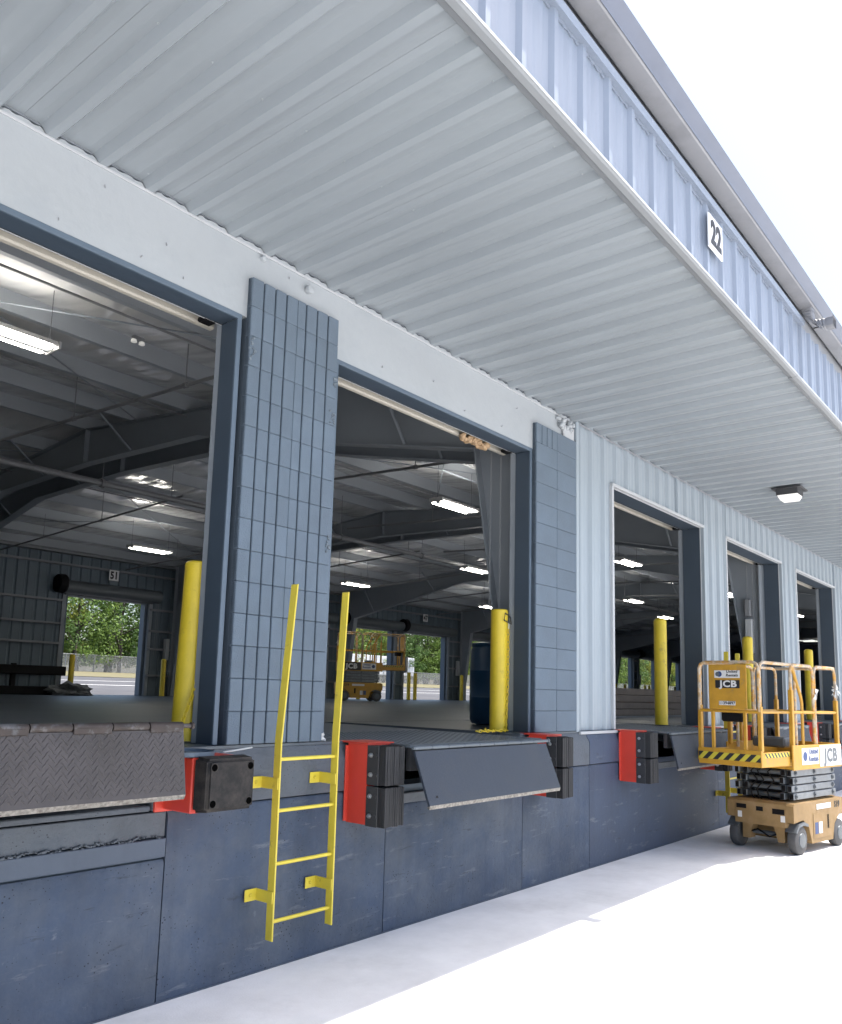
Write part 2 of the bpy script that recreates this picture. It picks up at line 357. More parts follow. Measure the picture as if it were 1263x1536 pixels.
# ================================================================== SETTING
def sheet_obj(name, pts, faces, m):
    o = MB().add(pts, faces).build(name, m, None, smooth=False); tag(o, kind='structure'); return o
S = 500
sheet_obj('ground', [(-S, -S, 0), (S, -S, 0), (S, S, 0), (-S, S, 0)], [(0, 1, 2, 3)], 'apron')
prof = [(18.46, 1.22), (26, 1.42), (50, 2.05), (52, 2.12)]
def terrain(name, prof, x0, x1, m):
    vs = []; fs = []
    for i, (y, z) in enumerate(prof): vs += [(x0, y, z), (x1, y, z)]
    for i in range(len(prof) - 1): fs.append((2 * i, 2 * i + 1, 2 * i + 3, 2 * i + 2))
    return sheet_obj(name, vs, fs, m)
terrain('rear_lot', prof, -60, 330, 'asphalt')
terrain('rear_verge', [(52, 2.15), (62, 2.45), (74, 2.78)], -60, 330, 'dry_grass')
terrain('wood_ground', [(74, 2.781), (110, 3.2), (320, 4)], -60, 330, 'wood_floor')
for i, y in enumerate((33.0, 41.0)):
    z = 1.42 + (y - 26) / 24 * .63 + .012
    o = MB().add([(20, y, z - .004), (260, y, z - .004), (260, y + .5, z + .009), (20, y + .5, z + .009)], [(0, 1, 2, 3)]).build('painted_line', 'paint_line', None, False); tag(o, kind='structure')

# ================================================================== WAREHOUSE
B = thing('dock_warehouse', 'long grey and white loading dock warehouse with metal canopy and open doors', 'building')
# ---- dock wall sections (recessed joints between)
def dock_section(x0, x1, top, m, face=-.09, name='dock_wall_section'):
    poly = [(face, -.3), (face, top - .02), (face + .012, top), (.2, top), (.2, -.3)]
    return MB().prism(poly, 0, x0 + .004, x1 - .004).build(name, m, B)
LEV = [(.78, 2.60), (4.47, 6.28), (8.98, 10.80), (12.78, 14.6), (16.5, 18.35), (20.4, 22.2), (24.2, 26.0), (28.0, 29.8)]
NOT = [(.70, 2.72), (4.42, 6.60), (8.93, 10.86), (12.72, 14.66), (16.45, 18.4), (20.3, 22.3), (24.1, 26.1), (27.9, 29.9)]
cuts = [-9, -5, -1, .70, 2.82]
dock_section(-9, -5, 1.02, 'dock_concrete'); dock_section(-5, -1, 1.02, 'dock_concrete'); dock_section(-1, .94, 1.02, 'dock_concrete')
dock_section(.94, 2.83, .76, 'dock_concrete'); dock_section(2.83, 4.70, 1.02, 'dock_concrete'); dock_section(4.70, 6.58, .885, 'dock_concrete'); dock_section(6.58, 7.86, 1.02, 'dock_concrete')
MB().box(.9, 2.822, -.105, .2, .775, .878, .004).build('patched_band', 'dock_patch', B)
MB().box(.9, 2.822, -.088, .2, .885, 1.02, .004).build('rough_ledge', 'curb_concrete', B)
mb = MB()
for k in range(90):
    s_ = random.uniform(.004, .011); xx = .95 + 1.85 * k / 90
    mb.box(-s_ * 1.6, s_ * 1.6, -.01, .012, -s_ * .6, s_ * .6, .003, Matrix.Translation((xx, -.094, .882 + random.uniform(-.008, .012))) @ Matrix.Rotation(random.uniform(-.6, .6), 4, 'Y') @ Matrix.Rotation(random.uniform(-.4, .4), 4, 'Z'))
tag(mb.build('broken_edge', 'curb_concrete', B), kind='stuff')
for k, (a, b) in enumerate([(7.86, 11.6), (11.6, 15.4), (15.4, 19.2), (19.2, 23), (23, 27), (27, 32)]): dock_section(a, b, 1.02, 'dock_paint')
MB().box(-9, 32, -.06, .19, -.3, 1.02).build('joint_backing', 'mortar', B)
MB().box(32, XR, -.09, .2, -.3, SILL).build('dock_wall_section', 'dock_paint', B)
MB().box(-9, 32, -.100, -.088, .0, .006).build('added_contact_strip', 'dock_patch', B)  # strip added to darken the contact line along the wall foot
# curb on top of the wall, notched at each leveler pit
segs = []; x = -9.0
for a, b in NOT: segs.append((x, a)); x = b
segs.append((x, 32))
for a, b in segs:
    m = 'curb_concrete' if b < 8.95 else 'dock_paint'
    a2, b2 = a, b
    if a < 7.86 < b:
        MB().prism([(-.10, 1.03), (-.10, 1.25), (-.048, 1.345), (.2, 1.345), (.2, 1.03)], 0, a, 7.85).build('dock_curb', 'curb_concrete', B); a2 = 7.86; m = 'dock_paint'
    MB().prism([(-.10, 1.03), (-.10, 1.25), (-.048, 1.345), (.2, 1.345), (.2, 1.03)], 0, a2, b2).build('dock_curb', m, B)
for a, b in NOT:   # sill steel under each lip
    MB().box(a + .01, b - .01, -.10, .2, .89 if a > 1 else 1.03, .965 if a > 1 else 1.06, .006).build('pit_sill', 'curb_concrete', B)
    MB().box(a, b, 2.25, 2.28, 0, 1.2).build('pit_wall', 'dock_paint', B)
# ---- floor slab
MB().box(XL, XR, 2.3, DEP, 1.15, SILL).build('floor_slab', 'floor', B)
xs = XL
for a, b in NOT + [(32, 32)]:
    if a > xs: MB().box(xs, a, .205, 2.295, 1.15, SILL - .001).build('floor_slab', 'floor', B)
    MB().box(xs, a, -.045, .2, 1.347, SILL - .003).build('door_sill', 'floor', B)
    xs = b
MB().box(32, XR, .205, 2.295, 1.15, SILL - .001).build('floor_slab', 'floor', B)
# ---- masonry part: lintel, pilasters
lint = MB().box(XL, CORNER - .02, 0, .25, HEAD, SOF + .02).build('lintel', 'white_wall', B)
for (x, z) in [(1.95, 4.20), (2.2, 4.52), (2.45, 4.21), (2.75, 4.2), (2.62, 4.36), (3.6, 4.56), (4.6, 4.24), (5.25, 4.33), (5.7, 4.2), (6.3, 4.22), (6.55, 4.47)]:
    n = MB().tube((x, .005, z), (x + random.uniform(-.02, .02), -.016, z + .008), .0035, 5).build('nail_stub', 'trim_grey', lint)
MB().lathe([(.012, -.05), (.03, -.045), (.034, -.03), (.026, 0)], 10, 1, (3.77, 0, 4.545)).build('foam_plug', 'white_wall', lint)
MB().lathe([(.01, -.03), (.02, -.025), (.022, -.01), (.02, 0)], 8, 1, (3.35, 0, 4.60)).build('foam_plug', 'white_wall', lint)
MB().box(XL, .42 - .84, .0, .2, SILL, HEAD - .005).build('pier_core', 'mortar', B)
def block_mesh(cells, wid=.4025, h=.2008, dep=.05, chip=None):
    mb = MB(); n = len(cells); x = 0.0; tot = sum(cells); g = .012
    mb.box(0, wid, .018, dep, 0, h)
    for c in cells:
        wc = wid * c / tot
        mb.box(x + (g / 2 if x > 0 else 0), x + wc - (g / 2 if x + wc < wid - .01 else 0), 0, dep + .001, 0, h, .004); x += wc
    return mb.mesh('block', 'block')
bm_scored = block_mesh([1, 1, 1, 1]); bm_scored_b = block_mesh([.8, 1.07, 1.07, 1.06]); bm_plain = block_mesh([1])
def pilaster(x0, scored, name='pilaster'):
    p = thing(name, None, None); p.parent = B; p.location = (x0, -.05, SILL)
    core = MB().box(.006, .80, .03, .245, 0, 3.03).build('mortar_core', 'mortar', p)
    for r in range(15):
        for c in range(2):
            sc = scored or (r == 14 and c == 0)
            me = (bm_scored if c == 0 else bm_scored_b) if sc else bm_plain
            o = obj('block', me, p, (c * .405 + .001, random.uniform(0, .0025), r * .2032 + .002))
    # chipped arrises
    if scored:
        for (cx, cz, w_, h_, sgn) in [(.02, 12.55, .05, .17, 1), (.775, 11.25, .07, .14, -1), (.79, 12.6, .03, .08, -1), (.785, 6.7, .04, .12, -1)]:
            mb = MB(); pts = []
            for k in range(14):
                a = random.uniform(0, 6.28); rr = math.sqrt(random.random())
                px, pz = cx + math.cos(a) * rr * w_ * .55, cz * .2032 + math.sin(a) * rr * h_ * .55
                s_ = random.uniform(.004, .010)
                mb.box(-s_, s_, -.006, .006, -s_, s_, .003, Matrix.Translation((px, -.002, pz)) @ Matrix.Rotation(random.uniform(-.5, .5), 4, 'X') @ Matrix.Rotation(random.uniform(-.8, .8), 4, 'Y') @ Matrix.Rotation(random.uniform(-.5, .5), 4, 'Z'))
            tag(mb.build('chipped_patch', 'block_chip', p), kind='stuff')
    return p
pilaster(-.42, True); pilaster(3.247, True); pilaster(6.862, False)
MB().box(XL, -3.4, -.04, .2, SILL, HEAD).build('pier_wall', 'white_wall', B)
# broken corner of the lintel at the metal wall
mb = MB()
for k in range(30):
    s_ = random.uniform(.01, .03)
    mb.box(-s_, s_, -s_ * .6, s_ * .6, -s_, s_, .008, Matrix.Translation((random.uniform(7.32, 7.64), random.uniform(-.045, -.01), random.uniform(4.50, 4.60))) @ Matrix.Rotation(random.uniform(0, 3), 4, (random.random(), random.random(), random.random() + .1)))
tag(mb.build('crumbled_mortar', 'white_wall', B), kind='stuff')
MB().box(7.44, 7.66, -.035, .0, 4.40, 4.56, .012).build('loose_flashing', 'trim_light', B)
# ---- door frames (steel) and raised doors
for i, (a, b) in enumerate(DOORS):
    fr = thing('door_frame', None, None); fr.parent = B
    ms = i < 3
    fy = -.004 if ms else .0
    dp = .17 if ms else .26; o_ = dp - .26
    fm = 'frame_paint_lit' if ms else 'trim_light'
    fw_ = .035 if ms else .03
    MB().box(a, a + fw_, fy, .012, SILL, HEAD - fw_, .002).build('jamb_face', fm, fr)
    MB().box(b - fw_, b, fy, .012, SILL, HEAD - fw_, .002).build('jamb_face', fm, fr)
    MB().box(a, b, fy - .001, .012, HEAD - fw_, HEAD, .002).build('head_face', fm, fr)
    MB().box(a + .002, a + fw_ - .004, .012, dp, SILL, HEAD - fw_).build('jamb', 'frame_paint', fr)
    MB().box(b - fw_ + .004, b - .002, .012, dp, SILL, HEAD - fw_).build('jamb', 'frame_paint', fr)
    MB().box(a + .03, b - .03, .012, dp, HEAD - fw_ + .004, HEAD - .002).build('head', 'frame_paint', fr)
    for xx, s_ in ((a + fw_, 1), (b - fw_, -1)):
        x0, x1 = sorted((xx - s_ * .015, xx - s_ * .095))
        MB().box(x0, x1, .262 + o_, .33 + o_, SILL, HEAD + .3, .004).build('door_track', 'steel_frame', fr)
    bar = MB().box(a - .02, b + .02, .40 + o_, .455 + o_, HEAD - .012, HEAD + .075, .012).build('door_bottom_bar', 'door_bar', fr)
    MB().box(a - .02, b + .02, .262 + o_, .27 + o_, HEAD - .03, HEAD + .25).build('brush_seal', 'black', fr)
    MB().box(a - .02, b + .02, .275 + o_, .288 + o_, HEAD - .028, HEAD + .2, .002).build('seal_retainer', 'trim_light', fr)
    MB().box(a, b, .42 + o_, .435 + o_, HEAD + .075, HEAD + .35).build('door_curtain', 'door_curtain', fr)
    MB().lathe([(.05, a - .1), (.22, a - .099), (.22, b + .099), (.05, b + .1)], 20, 0, (0, .56, HEAD + .42)).build('door_coil', 'coil_grey', fr)
    MB().box(b - .16, b - .06, .275 + o_, .36 + o_, HEAD - .035, HEAD + .0, .01).build('seal_corner', 'black', fr)
# ---- metal-clad part
def wall_panel(x0, x1, z0, z1):
    me = MB().sheet(rib_prof(x0, x1, off=7.745, minor=True), z0, z1, lambda u, h, l: (u, -.012 - h, l)).build('wall_panel', 'metal_wall', B)
MB().box(CORNER - .015, CORNER + .045, -.05, .2, SILL - .01, SOF + .005, .004).build('corner_trim', 'metal_wall', B)
edges = [CORNER + .046]
for a, b in DOORS[3:]: edges += [a, b]
edges.append(32.0)
for k in range(0, len(edges), 2):
    a, b = edges[k], edges[k + 1]
    if b - a > 1.2: wall_panel(a, (a + b) / 2, SILL, SOF + .03); wall_panel((a + b) / 2, b, SILL, SOF + .03)
    else: wall_panel(a, b, SILL, SOF + .03)
    MB().box(a, b, -.01, .19, SILL, SOF + .02).build('pier_core', 'frame_paint', B)
    MB().box(a - .02, b + .02, -.075, -.045, SILL - .035, SILL - .005, .003).build('base_flashing', 'trim_light', B)
for a, b in DOORS[3:]:
    n = 3; st = (b - a) / n
    for q in range(n): wall_panel(a + q * st + .0005, a + (q + 1) * st - .0005, HEAD + .005, SOF + .03)
    MB().box(a, b, -.01, .25, HEAD + .003, SOF + .02).build('header_core', 'frame_paint', B)
    MB().box(a - .01, b + .01, -.05, .01, HEAD - .025, HEAD + .012, .004).build('head_flashing', 'trim_light', B)
    for xx in (a, b):
        MB().box(xx - .022, xx + .022, -.048, .01, SILL, HEAD - .026, .004).build('jamb_flashing', 'trim_light' if xx == a else 'metal_wall', B)
MB().box(32, XR, -.04, .2, SILL, SOF).build('wall_panel', 'metal_wall', B)
MB().box(XL, XR, .0, .2, SOF + .035, 5.52).build('upper_wall', 'steel_frame', B)
# ---- canopy: soffit panels, fascia panels, trims, gutter
can = MB().box(XL, 32, FY + .02, -.001, SOF + .2, SOF + .24).build('canopy_deck', 'steel_frame', B)
pw = .9144
def soffit_mesh():
    return MB().sheet(rib_prof(0, pw - .0015, off=.1524, hgt=.043, rw=.058), -2.205, -.004, lambda u, h, l: (u, l, SOF + .043 - h), th=-.002).mesh('soffit_panel', 'soffit')
sm = soffit_mesh()
x0s = 1.862 - .1524 - 12 * pw
k = 0
while x0s + k * pw < 31: obj('soffit_panel', sm, can, (x0s + k * pw, 0, .0)); k += 1
def scr(name, pts, parent, m='screw', axis=2, sgn=-1, r=.004):
    me = MB().lathe([(r * 1.6, 0), (r * 1.6, sgn * .002), (r, sgn * .003), (r * .7, sgn * .008)], 6, axis).mesh(name, m)
    for p_ in pts: obj(name, me, parent, p_)
pts = []
for kk in range(-2, 46):
    xr = 1.862 + kk * .3048 - .066
    for yy in (-.09, -1.1, -2.1): pts.append((xr + random.uniform(-.004, .004), yy + random.uniform(-.01, .01), SOF + .043))
scr('panel_screw', pts, can)
# closure strip with scallops at the lintel and J trims
mb = MB()
poly = [(-1.0, SOF - .012)]
mb.box(XL, CORNER, -.012, -.001, SOF - .016, SOF - .001, .002)
mb.build('closure_trim', 'trim_light', can)
mb = MB(); kk = -9
for kk in range(-9, 24):
    xa = 1.862 + kk * .3048
    pr_ = [(xa + .04, SOF - .001), (xa + .05, SOF + .016), (xa + .075, SOF + .022)] + [(xa + .095, SOF + .014), (xa + .115, SOF + .014), (xa + .14, SOF + .022)] + [(xa + .18, SOF + .022), (xa + .195, SOF + .014), (xa + .215, SOF + .014), (xa + .24, SOF + .022), (xa + .255, SOF + .016), (xa + .266, SOF - .001)]
    if xa + .27 < CORNER: mb.prism(pr_, 1, -.011, -.002)
tag(mb.build('foam_closure', 'white_wall', can), kind='stuff')
MB().box(CORNER + .05, 32, -.05, -.046, SOF - .02, SOF - .001, .001).build('wall_top_trim', 'trim_grey', can)
MB().box(XL, 7.64, FY + .012, FY + .046, SOF - .012, SOF + .03, .003).build('soffit_j_trim', 'trim_dark', can)
MB().box(7.645, 32, FY + .012, FY + .046, SOF - .018, SOF + .03, .003).build('soffit_j_trim', 'trim_dark', can)
for a, b in ((XL, 7.64), (7.647, 32)):
    MB().prism([(FY - .034, SOF - .004), (FY - .024, SOF - .014), (FY + .009, SOF - .018), (FY + .009, SOF + .018), (FY - .034, SOF + .018)], 0, a, b).build('fascia_base_trim', 'trim_mid', can)
    MB().box(a, b, FY - .039, FY - .0355, SOF - .004, SOF + .012).build('fascia_drip_edge', 'trim_light', can)
def fascia_panel(x0, x1):
    return MB().sheet(rib_prof(x0, x1, off=1.80, minor=True, hgt=.022), SOF + .02, 5.235, lambda u, h, l: (u, FY - .004 - h, l)).build('fascia_panel', 'fascia', can)
x = 1.80 - .1524 - 12 * pw
while x < 31:
    if x < 7.64 < x + pw: fascia_panel(x + .001, 7.636); fascia_panel(7.650, x + pw)
    else: fascia_panel(x + .001, x + pw)
    x += pw
MB().box(XL, 32, FY, FY + .02, SOF + .03, 5.56).build('fascia_core', 'trim_grey', can)
MB().prism([(FY - .05, 5.20), (FY - .058, 5.245), (FY - .03, 5.262), (FY - .002, 5.262), (FY - .002, 5.205)], 0, XL, 7.9).build('fascia_top_trim', 'fascia', can)
mb = MB()     # foam closure scallops under the top trim
for kk in range(-10, 22):
    xa = 1.80 + kk * .3048
    if xa > 7.4: break
    q = [(xa + .04, 5.21), (xa + .26, 5.21)]
    lo = [(xa + .262 - .22 * j / 11, 5.188 - .006 * math.sin(j * 1.9) - random.uniform(0, .008)) for j in range(12)]
    mb.prism(q + lo, 1, FY - .0125, FY - .0065)
tag(mb.build('foam_closure', 'fascia', can), kind='stuff')
# gutter: trough profile as a thin folded sheet
gp = [(FY - .024, 5.44), (FY - .024, 5.342), (FY - .032, 5.334), (FY - .146, 5.334), (FY - .155, 5.340), (FY - .163, 5.365), (FY - .196, 5.405), (FY - .213, 5.432), (FY - .205, 5.445), (FY - .193, 5.438)]
inner = [(y + .004, z + .003) for y, z in gp][::-1]
g = MB().prism(gp + inner, 0, XL, 8.3).build('gutter', 'gutter', can)
MB().prism(gp + inner, 0, 8.33, 32).build('gutter', 'gutter', can)
MB().prism([(FY - .158, 5.343), (FY - .166, 5.366), (FY - .199, 5.406), (FY - .214, 5.428), (FY - .217, 5.427), (FY - .202, 5.404), (FY - .169, 5.364), (FY - .161, 5.342)], 0, XL, 8.3).build('gutter_front_shade', 'gutter_front_shade', g)
MB().prism([(FY - .158, 5.343), (FY - .166, 5.366), (FY - .199, 5.406), (FY - .214, 5.428), (FY - .217, 5.427), (FY - .202, 5.404), (FY - .169, 5.364), (FY - .161, 5.342)], 0, 8.33, 32).build('gutter_front_shade', 'gutter_front_shade', g)
# downspout elbow, corrugated, curving out along +x
mb = MB()
EL = [(math.copysign(abs(math.cos(a)) ** .45, math.cos(a)), math.copysign(abs(math.sin(a)) ** .45, math.sin(a))) for a in [2 * math.pi * (k + .5) / 16 for k in range(16)]]
def elbow():
    vs = []; fs = []; n = 19; W_, T_ = .05, .062
    ring = lambda c, ax, sc: [c + ax * (W_ * sc * i) + Vector((1, 0, 0)) * (T_ * sc * j) for i, j in EL]
    rings = []
    base = Vector((7.88, FY - .09, 5.335)); rad = .15
    rings.append(ring(base, Vector((0, -1, 0)), 1.0)); rings.append(ring(base + Vector((0, 0, -.03)), Vector((0, -1, 0)), 1.0))
    for q in range(n):
        a = math.pi * .5 * q / (n - 1)
        c = base + Vector((0, -rad * (1 - math.cos(a)), -.03 - rad * math.sin(a)))
        rings.append(ring(c, Vector((0, -math.cos(a), -math.sin(a))), 1.0 if q % 2 else .90))
    e = base + Vector((0, -rad, -.03 - rad))
    for d in (.02, .07): rings.append(ring(e + Vector((0, -d, 0)), Vector((0, 0, -1)), 1.0))
    for r_ in rings: vs += r_
    for i in range(len(rings) - 1): fs += [[i * 16 + k_, i * 16 + (k_ + 1) % 16, (i + 1) * 16 + (k_ + 1) % 16, (i + 1) * 16 + k_] for k_ in range(16)]
    fs.append(list(range(16))); return vs, fs
mb.add(*elbow()); mb.build('downspout_elbow', 'gutter', can)
# ---- roof: deck, insulation strips, purlins
def roof_z(y): return 6.415 - .0865 * abs(y - RIDGE)     # underside of the roof sheet
roof = MB().prism([(FY - .06, roof_z(FY) - .02), (RIDGE, 6.435), (DEP + .4, roof_z(DEP + .4)), (DEP + .4, roof_z(DEP + .4) + .06), (RIDGE, 6.495), (FY - .06, roof_z(FY) + .04)], 0, XL - .3, XR + .3).build('roof', 'trim_grey', B)
PUR = [.35 + 1.49 * k for k in range(12)] + [DEP - .25]
for y in PUR:
    z = roof_z(y) - .02
    pu = [(y - .065, z), (y - .065, z - .012), (y - .004, z - .012), (y - .004, z - .205), (y + .06, z - .205), (y + .06, z - .185), (y + .056, z - .185), (y + .056, z - .201), (y + .0, z - .201), (y + .0, z)]
    MB().prism([(y - .065, z), (y - .065, z - .004), (y - .003, z - .006), (y - .003, z - .245), (y + .06, z - .249), (y + .064, z - .228), (y + .058, z - .228), (y + .055, z - .242), (y + .001, z - .239), (y + .001, z)], 0, XL, XR).build('purlin', 'purlin', roof, smooth=False)
for i in range(len(PUR) - 1):
    y0, y1 = PUR[i] + .005, PUR[i + 1] - .005
    nx, ny = 260, 8; vs = []; fs = []
    ph = random.uniform(0, 6)
    for a in range(nx + 1):
        x = XL + (XR - XL) * a / nx
        for b in range(ny + 1):
            t_ = b / ny; y = y0 + (y1 - y0) * t_
            sag = .085 * math.sin(math.pi * t_) ** .8 * (1 + .4 * math.sin(x * 1.3 + ph) + .2 * math.sin(x * 3.1 + ph * 2))
            vs.append((x, y, roof_z(y) - .03 - sag + random.uniform(-.003, .003)))
    for a in range(nx):
        for b in range(ny): q = a * (ny + 1) + b; fs.append((q, q + 1, q + ny + 2, q + ny + 1))
    MB().add(vs, fs).build('insulation_strip', 'insulation', roof)
# ---- rigid frames
def frame(xf, near=True, far=True):
    f = thing('rigid_frame', None, None); f.parent = B; f.location = (xf, 0, 0)
    top = lambda y: roof_z(y) - .275
    def half(y_of, nm):
        P = [(.32, None), (.88, 1.04), (3.4, .74), (6.0, .40), (RIDGE, .60)]
        # web polygon in (y,z)
        up = [(y_of(y), top(y_of(y))) for y in (.32, .88, 3.4, 6.0, RIDGE)]
        lo = [(y_of(y), top(y_of(y)) - d) for y, d in P[1:]]
        web = up + lo[::-1] + [(y_of(.32), lo[0][1] - .05)]
        MB().prism(web, 0, -.005, .005).build('rafter_web', 'steel_frame', f, smooth=False)
        for seq, nm2 in ((lo, 'bottom_flange'),):
            for (ya, za), (yb, zb) in zip(seq[:-1], seq[1:]):
                MB().add([(-.09, ya, za), (.09, ya, za), (.09, yb, zb), (-.09, yb, zb), (-.09, ya, za - .012), (.09, ya, za - .012), (.09, yb, zb - .012), (-.09, yb, zb - .012)],
                         [(0, 1, 2, 3), (4, 7, 6, 5), (0, 4, 5, 1), (2, 6, 7, 3), (1, 5, 6, 2), (0, 3, 7, 4)]).build(nm2, 'steel_frame', f, smooth=False)
        MB().add([(s_ * .09, y_of(y), top(y_of(y)) + dz) for y in (.32, RIDGE) for s_ in (-1, 1) for dz in (.006, .018)], [(0, 2, 6, 4), (1, 5, 7, 3), (0, 4, 5, 1), (2, 3, 7, 6), (0, 1, 3, 2), (4, 6, 7, 5)]).build('top_flange', 'steel_frame', f, smooth=False)
        zk = lo[0][1]
        MB().prism([(y_of(.32), SILL), (y_of(.42), SILL), (y_of(.88), zk), (y_of(.32), zk)], 0, -.005, .005).build('column_web', 'steel_frame', f, smooth=False)
        c = MB()
        c.add([(-.1, y_of(.42), SILL), (.1, y_of(.42), SILL), (.1, y_of(.88), zk), (-.1, y_of(.88), zk), (-.1, y_of(.435), SILL), (.1, y_of(.435), SILL), (.1, y_of(.895), zk), (-.1, y_of(.895), zk)], [(0, 1, 2, 3), (4, 7, 6, 5), (0, 4, 5, 1), (2, 6, 7, 3), (1, 5, 6, 2), (0, 3, 7, 4)])
        c.build('column_flange', 'steel_frame', f, smooth=False)
        y0, y1 = sorted((y_of(.30), y_of(.318)))
        MB().box(-.1, .1, y0, y1, SILL, top(y_of(.32))).build('outer_flange', 'steel_frame', f)
        for yy in (1.9, 4.85, 7.8):
            yw = y_of(yy); zt = top(yw)
            t0 = top(yw) - (1.04 - .3 * (yy - 1) / 2.4 if yy < 3.4 else (.74 - .34 * (yy - 3.4) / 2.6 if yy < 6 else .40 + .2 * (yy - 6) / 3.3)) + .02
            for s_ in (-1, 1):
                if random.random() < .8: MB().tube((s_ * .08, yw, t0), (s_ * .75, yw + .02, zt + .05), .02, 5).build('flange_brace', 'steel_frame', f)
        for yy in (3.4, 6.0):
            yw = y_of(yy)
        
    half(lambda y: y, 'near')
    half(lambda y: 2 * RIDGE - .4 - y if False else DEP - (y) * (DEP - RIDGE) / RIDGE, 'far')
    MB().box(-.09, .09, RIDGE - .012, RIDGE + .012, top(RIDGE) - .61, top(RIDGE)).build('ridge_plate', 'steel_frame', f)
    return f
for xf in (-.5, 7.2, 7.92, 15.12, 15.85, 22.7, 30.3, 37.9, 45.5, 53.1): frame(xf)
for (xa, xb) in ((-.4, 7.1), (8.0, 15.0), (15.95, 22.6), (22.8, 30.2), (30.4, 37.8)):
    for (ya, yb) in ((1.8, 7.6), (10.8, 16.6)):
        for (p_, q_) in (((xa, ya), (xb, yb)), ((xa, yb), (xb, ya))):
            MB().tube((p_[0], p_[1], roof_z(p_[1]) - .30), (q_[0], q_[1], roof_z(q_[1]) - .30), .011, 5).build('brace_rod', 'steel_frame', roof)
for y in (3.5, 6.4, 12.2, 15.1):
    MB().tube((XL, y, roof_z(y) - .33), (46, y, roof_z(y) - .33), .014, 6).build('conduit', 'pipe', roof)
# ---- far wall with openings
def far_panel(a, b, z0, z1):
    MB().sheet(rib_prof(a, b, off=.1, minor=False, hgt=.03), z0, z1, lambda u, h, l: (u, DEP - .03 - (.03 - h), l)).build('inner_panel', 'inner_panel', fw)
fw = MB().box(XL, XR, DEP + .2, DEP + .215, HEAD, 5.62).build('far_wall', 'trim_grey', B)
ed = [XL]
for a, b in FAR: ed += [a, b]
ed.append(XR)
for k in range(0, len(ed), 2):
    a, b = ed[k], ed[k + 1]
    MB().box(a, b, DEP, DEP + .2, SILL - .3, HEAD).build('wall_core', 'frame_paint', fw)
    n = max(1, round((b - a) / .9144)); st = (b - a) / n
    for q in range(n): far_panel(a + q * st + .001, a + (q + 1) * st - .001, SILL, HEAD)
MB().box(XL, XR, DEP, DEP + .2, HEAD + .001, 5.6).build('wall_core', 'frame_paint', fw)
n = round((60 - 4) / .9144)
for q in range(n): far_panel(4 + q * .9144 + .001, 4 + (q + 1) * .9144 - .001, HEAD + .002, 5.5)
MB().box(XL, XR, DEP - .1, DEP + .4, SILL - .3, SILL + .004).build('far_sill', 'floor', fw)
for z in (1.95, 2.75, 3.3, 3.95, 4.65):
    for k in range(0, len(ed), 2):
        a, b = ed[k], ed[k + 1]
        if z > HEAD: continue
        MB().box(a + .02, b - .12, DEP - .2, DEP - .06, z, z + .06, .006).build('girt', 'girt', fw)
MB().box(XL, XR, DEP - .2, DEP - .06, 4.98, 5.04, .006).build('girt', 'girt', fw)
MB().box(XL, XR, DEP - .3, DEP - .06, 5.3, 5.38, .006).build('girt', 'girt', fw)
for i, (a, b) in enumerate(FAR):
    fr = thing('far_door_frame', None, None); fr.parent = B
    for xx, s_ in ((a, 1), (b, -1)):
        x0, x1 = sorted((xx, xx + s_ * .09))
        MB().box(x0, x1, DEP - .02, DEP + .22, SILL, HEAD + .02, .004).build('jamb', 'frame_paint_lit', fr)
        x0, x1 = sorted((xx - s_ * .12, xx))
        MB().box(x0, x1, DEP - .12, DEP - .03, SILL, HEAD + .3, .004).build('door_track', 'steel_frame', fr)
    MB().box(a, b, DEP - .02, DEP + .22, HEAD + .002, HEAD + .03).build('head', 'frame_paint_lit', fr)
    MB().lathe([(.04, a - .2), (.19, a - .199), (.19, b + .199), (.04, b + .2)], 22, 0, (0, DEP - .32, HEAD + .22)).build('door_coil', 'coil_grey', fr)
    for t_ in (.12, .16): pass
    MB().box(a - .08, b + .08, DEP - .20, DEP - .12, HEAD + .005, HEAD + .07, .01).build('door_bottom_bar', 'coil_grey', fr)
    MB().box(a - .06, b + .06, DEP - .215, DEP - .201, HEAD + .045, HEAD + .07).build('bar_highlight', 'trim_light', fr)  # pale strip, a painted highlight below the coil
    MB().lathe([(.05, a - .44), (.25, a - .43), (.27, a - .25), (.25, a - .21)], 18, 0, (0, DEP - .36, HEAD + .28)).build('coil_bracket', 'black', fr)
    MB().box(b + .55, b + .68, DEP - .3, DEP - .16, SILL + 1.1, SILL + 1.75, .01).build('control_box', 'trim_light', fr)
    for dx in (.14, .2): MB().tube((b + dx, DEP - .3, HEAD + .3), (b + dx, DEP - .3, SILL + 1.2), .007, 5).build('hoist_chain', 'galv', fr)
# closed end walls
MB().box(XL - .2, XL, -.0, DEP, 0, 6.0).build('end_wall', 'inner_panel', B)
MB().box(XR, XR + .2, -.0, DEP, 0, 6.0).build('end_wall', 'inner_panel', B)
# ---- control boxes and hoist chains at front doors
for (xd, ys) in ((6.90, (.40, .52)), (15.02, (.42, .52))):
    for yy in ys:
        mb = MB()
        z = HEAD + .35; q = 0
        while z > SILL + (1.2 if xd < 10 else 1.3):
            c = Vector((xd, yy, z)); a = Matrix.Rotation(q * math.pi / 2, 3, 'Z')
            mb.path([c + a @ Vector((.008 * math.cos(t_), 0, .017 * math.sin(t_))) for t_ in [i_ * math.pi / 3 for i_ in range(6)]], .0028, 4, closed=True); z -= .028; q += 1
        tag(mb.build('hoist_chain', 'galv', B), kind='stuff')
MB().box(14.98, 15.22, .44, .56, 2.55, 3.15, .01).build('control_box', 'trim_light', B)
MB().box(14.98, 15.2, .46, .56, 3.2, 3.5, .01).build('junction_box', 'girt', B)
